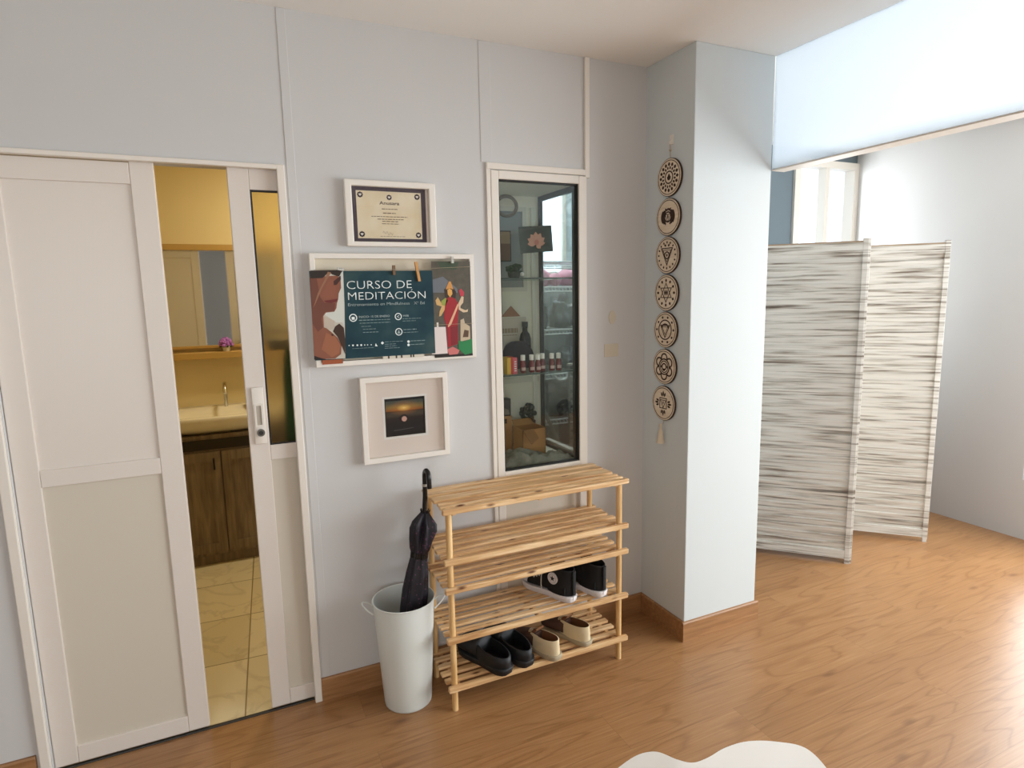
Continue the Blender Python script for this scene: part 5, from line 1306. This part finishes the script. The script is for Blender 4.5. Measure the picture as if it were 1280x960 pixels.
m = MB(); m.hollow((-1.0, 1.285, .05, 1.935), (-.965, 1.30, .015, 1.90), 2.015, 2.048); m.obj('frame', M['goldwood'], t)
bx((-.966, 2.036, 1.299), (.016, 2.046, 1.901)).obj('mirror_glass', M['mirror'], t)
o = bx((-1.02, 1.925, 1.222), (.07, 2.049, 1.262), .003).obj('bathroom_shelf', M['goldwood']); origin_to(o, (-.45, 2.045, 1.222)); tag(o, 'gold wooden wall shelf under the bathroom mirror', 'shelf')
t = thing('purple_flower_pot', 'small pot of purple flowers on the bathroom shelf', 'flower pot', (-.375, 1.972, 1.263))
m = MB(); m.lathe([(0, 0), (.020, 0), (.027, .034), (.024, .035), (.022, .03), (0, .03)], 18, (-.375, 1.972, 1.263)); m.obj('pot', M['pot'], t, smooth=True)
m = MB(); rl = random.Random(9)
for k in range(40):
    v = Vector((rl.gauss(0, 1), rl.gauss(0, 1), abs(rl.gauss(0, 1)))).normalized()
    m.ball((-.375+v.x*.036, 1.972+v.y*.033, 1.298+v.z*.040), .010, 7, 5)
m.obj('petals', M['purple'], t, smooth=True)
m = MB()
for k in range(9):
    a = 2*PI*k/9; m.ball((-.375+.036*math.cos(a), 1.972+.034*math.sin(a), 1.293), .008, 7, 5, (1, 1, .6))
m.obj('leaves', M['leafdark'], t, smooth=True)
# towel on a peg rail behind the frosted pane
t = thing('hanging_towel', 'dark green towel hanging behind the frosted door glass', 'towel', (-.105, .285, 1.40))
m = MB(); R = []
for z, wx in ((1.43, .028), (1.40, .050), (1.30, .065), (1.1, .072), (.75, .078), (.60, .080)):
    R.append([(-.105+wx*math.cos(2*PI*k/28), .285+(.016+.008*math.sin(4*2*PI*k/28+z*3))*math.sin(2*PI*k/28), z) for k in range(28)])
m.loft(R); m.obj('cloth', M['towel'], t, smooth=True)
m = MB(); m.box((-.215, .262, 1.385), (-.025, .312, 1.425), .008); m.obj('folded_top', mat('grey_band', (112, 104, 90), .8), t)
t = thing('towel_stand', 'grey towel stand behind the frosted door glass', 'towel stand', (-.05, .33, 0))
m = MB(); m.cyl((-.05, .33, 0), (-.05, .33, 1.52), .010, 12); m.cyl((-.05, .33, 0), (-.05, .33, .015), .12, 24); m.obj('post', M['chrome'], t, smooth=True)
m = MB(); m.cyl((-.24, .33, 1.46), (.06, .33, 1.46), .008, 10); m.obj('bar', M['chrome'], t, smooth=True)

# ------------------------------------------------------------------ light
def area(name, loc, rot, sx, sy, power, col, spread=PI):
    l = bpy.data.lights.new(name, 'AREA'); l.shape = 'RECTANGLE'; l.size = sx; l.size_y = sy; l.energy = power; l.color = col; l.spread = spread
    o = bpy.data.objects.new(name, l); C.objects.link(o); o.location = loc; o.rotation_euler = rot
    return o
# daylight entering by the big right-hand windows and the window behind the camera
area('window_daylight_right', (XR-.02, -2.35, 1.40), (0, PI/2, 0), 2.0, 3.9, 184, (0.93, 0.98, 1.0))
area('window_daylight_front', (-1.55, YF+.02, 1.5), (PI/2, 0, 0), 1.2, 1.5, 32, (1.0, 0.985, 0.95))
area('window_daylight_alcove', (3.74, .86, 1.70), (-PI/2, 0, 0), .56, 1.45, 12, (0.93, 0.98, 1.0))
# daylight falling on the store room's frosted window from outside
area('store_window_daylight', (1.475, 1.75, 2.25), (PI/2*.82, 0, PI), .9, .9, 60, (0.86, 0.96, 1.0))
area('store_fill_light', (1.45, .75, 2.52), (0, 0, 0), .3, .3, 14, (0.95, 1.0, 0.98))  # added fill, no fixture there; brightens the niche and store shelves
# bathroom ceiling lamp
area('bathroom_lamp', (.22, 1.30, 2.50), (0, 0, 0), .22, .22, 13, (1.0, .88, .62))
world = bpy.data.worlds.new('daylight'); S.world = world; world.use_nodes = True
bg = world.node_tree.nodes['Background']; bg.inputs['Color'].default_value = (.80, .90, 1.0, 1); bg.inputs['Strength'].default_value = 1.6

vs = S.view_settings
S.display_settings.display_device = 'sRGB'
vs.view_transform = 'Standard'; vs.look = 'None'; vs.gamma = 1.0; vs.use_curve_mapping = False; vs.exposure = 0.0
S.cycles.max_bounces = 10; S.cycles.diffuse_bounces = 6; S.cycles.glossy_bounces = 4; S.cycles.transmission_bounces = 8; S.cycles.transparent_max_bounces = 16
S.cycles.sample_clamp_indirect = 6.0
S.cycles.use_denoising = True
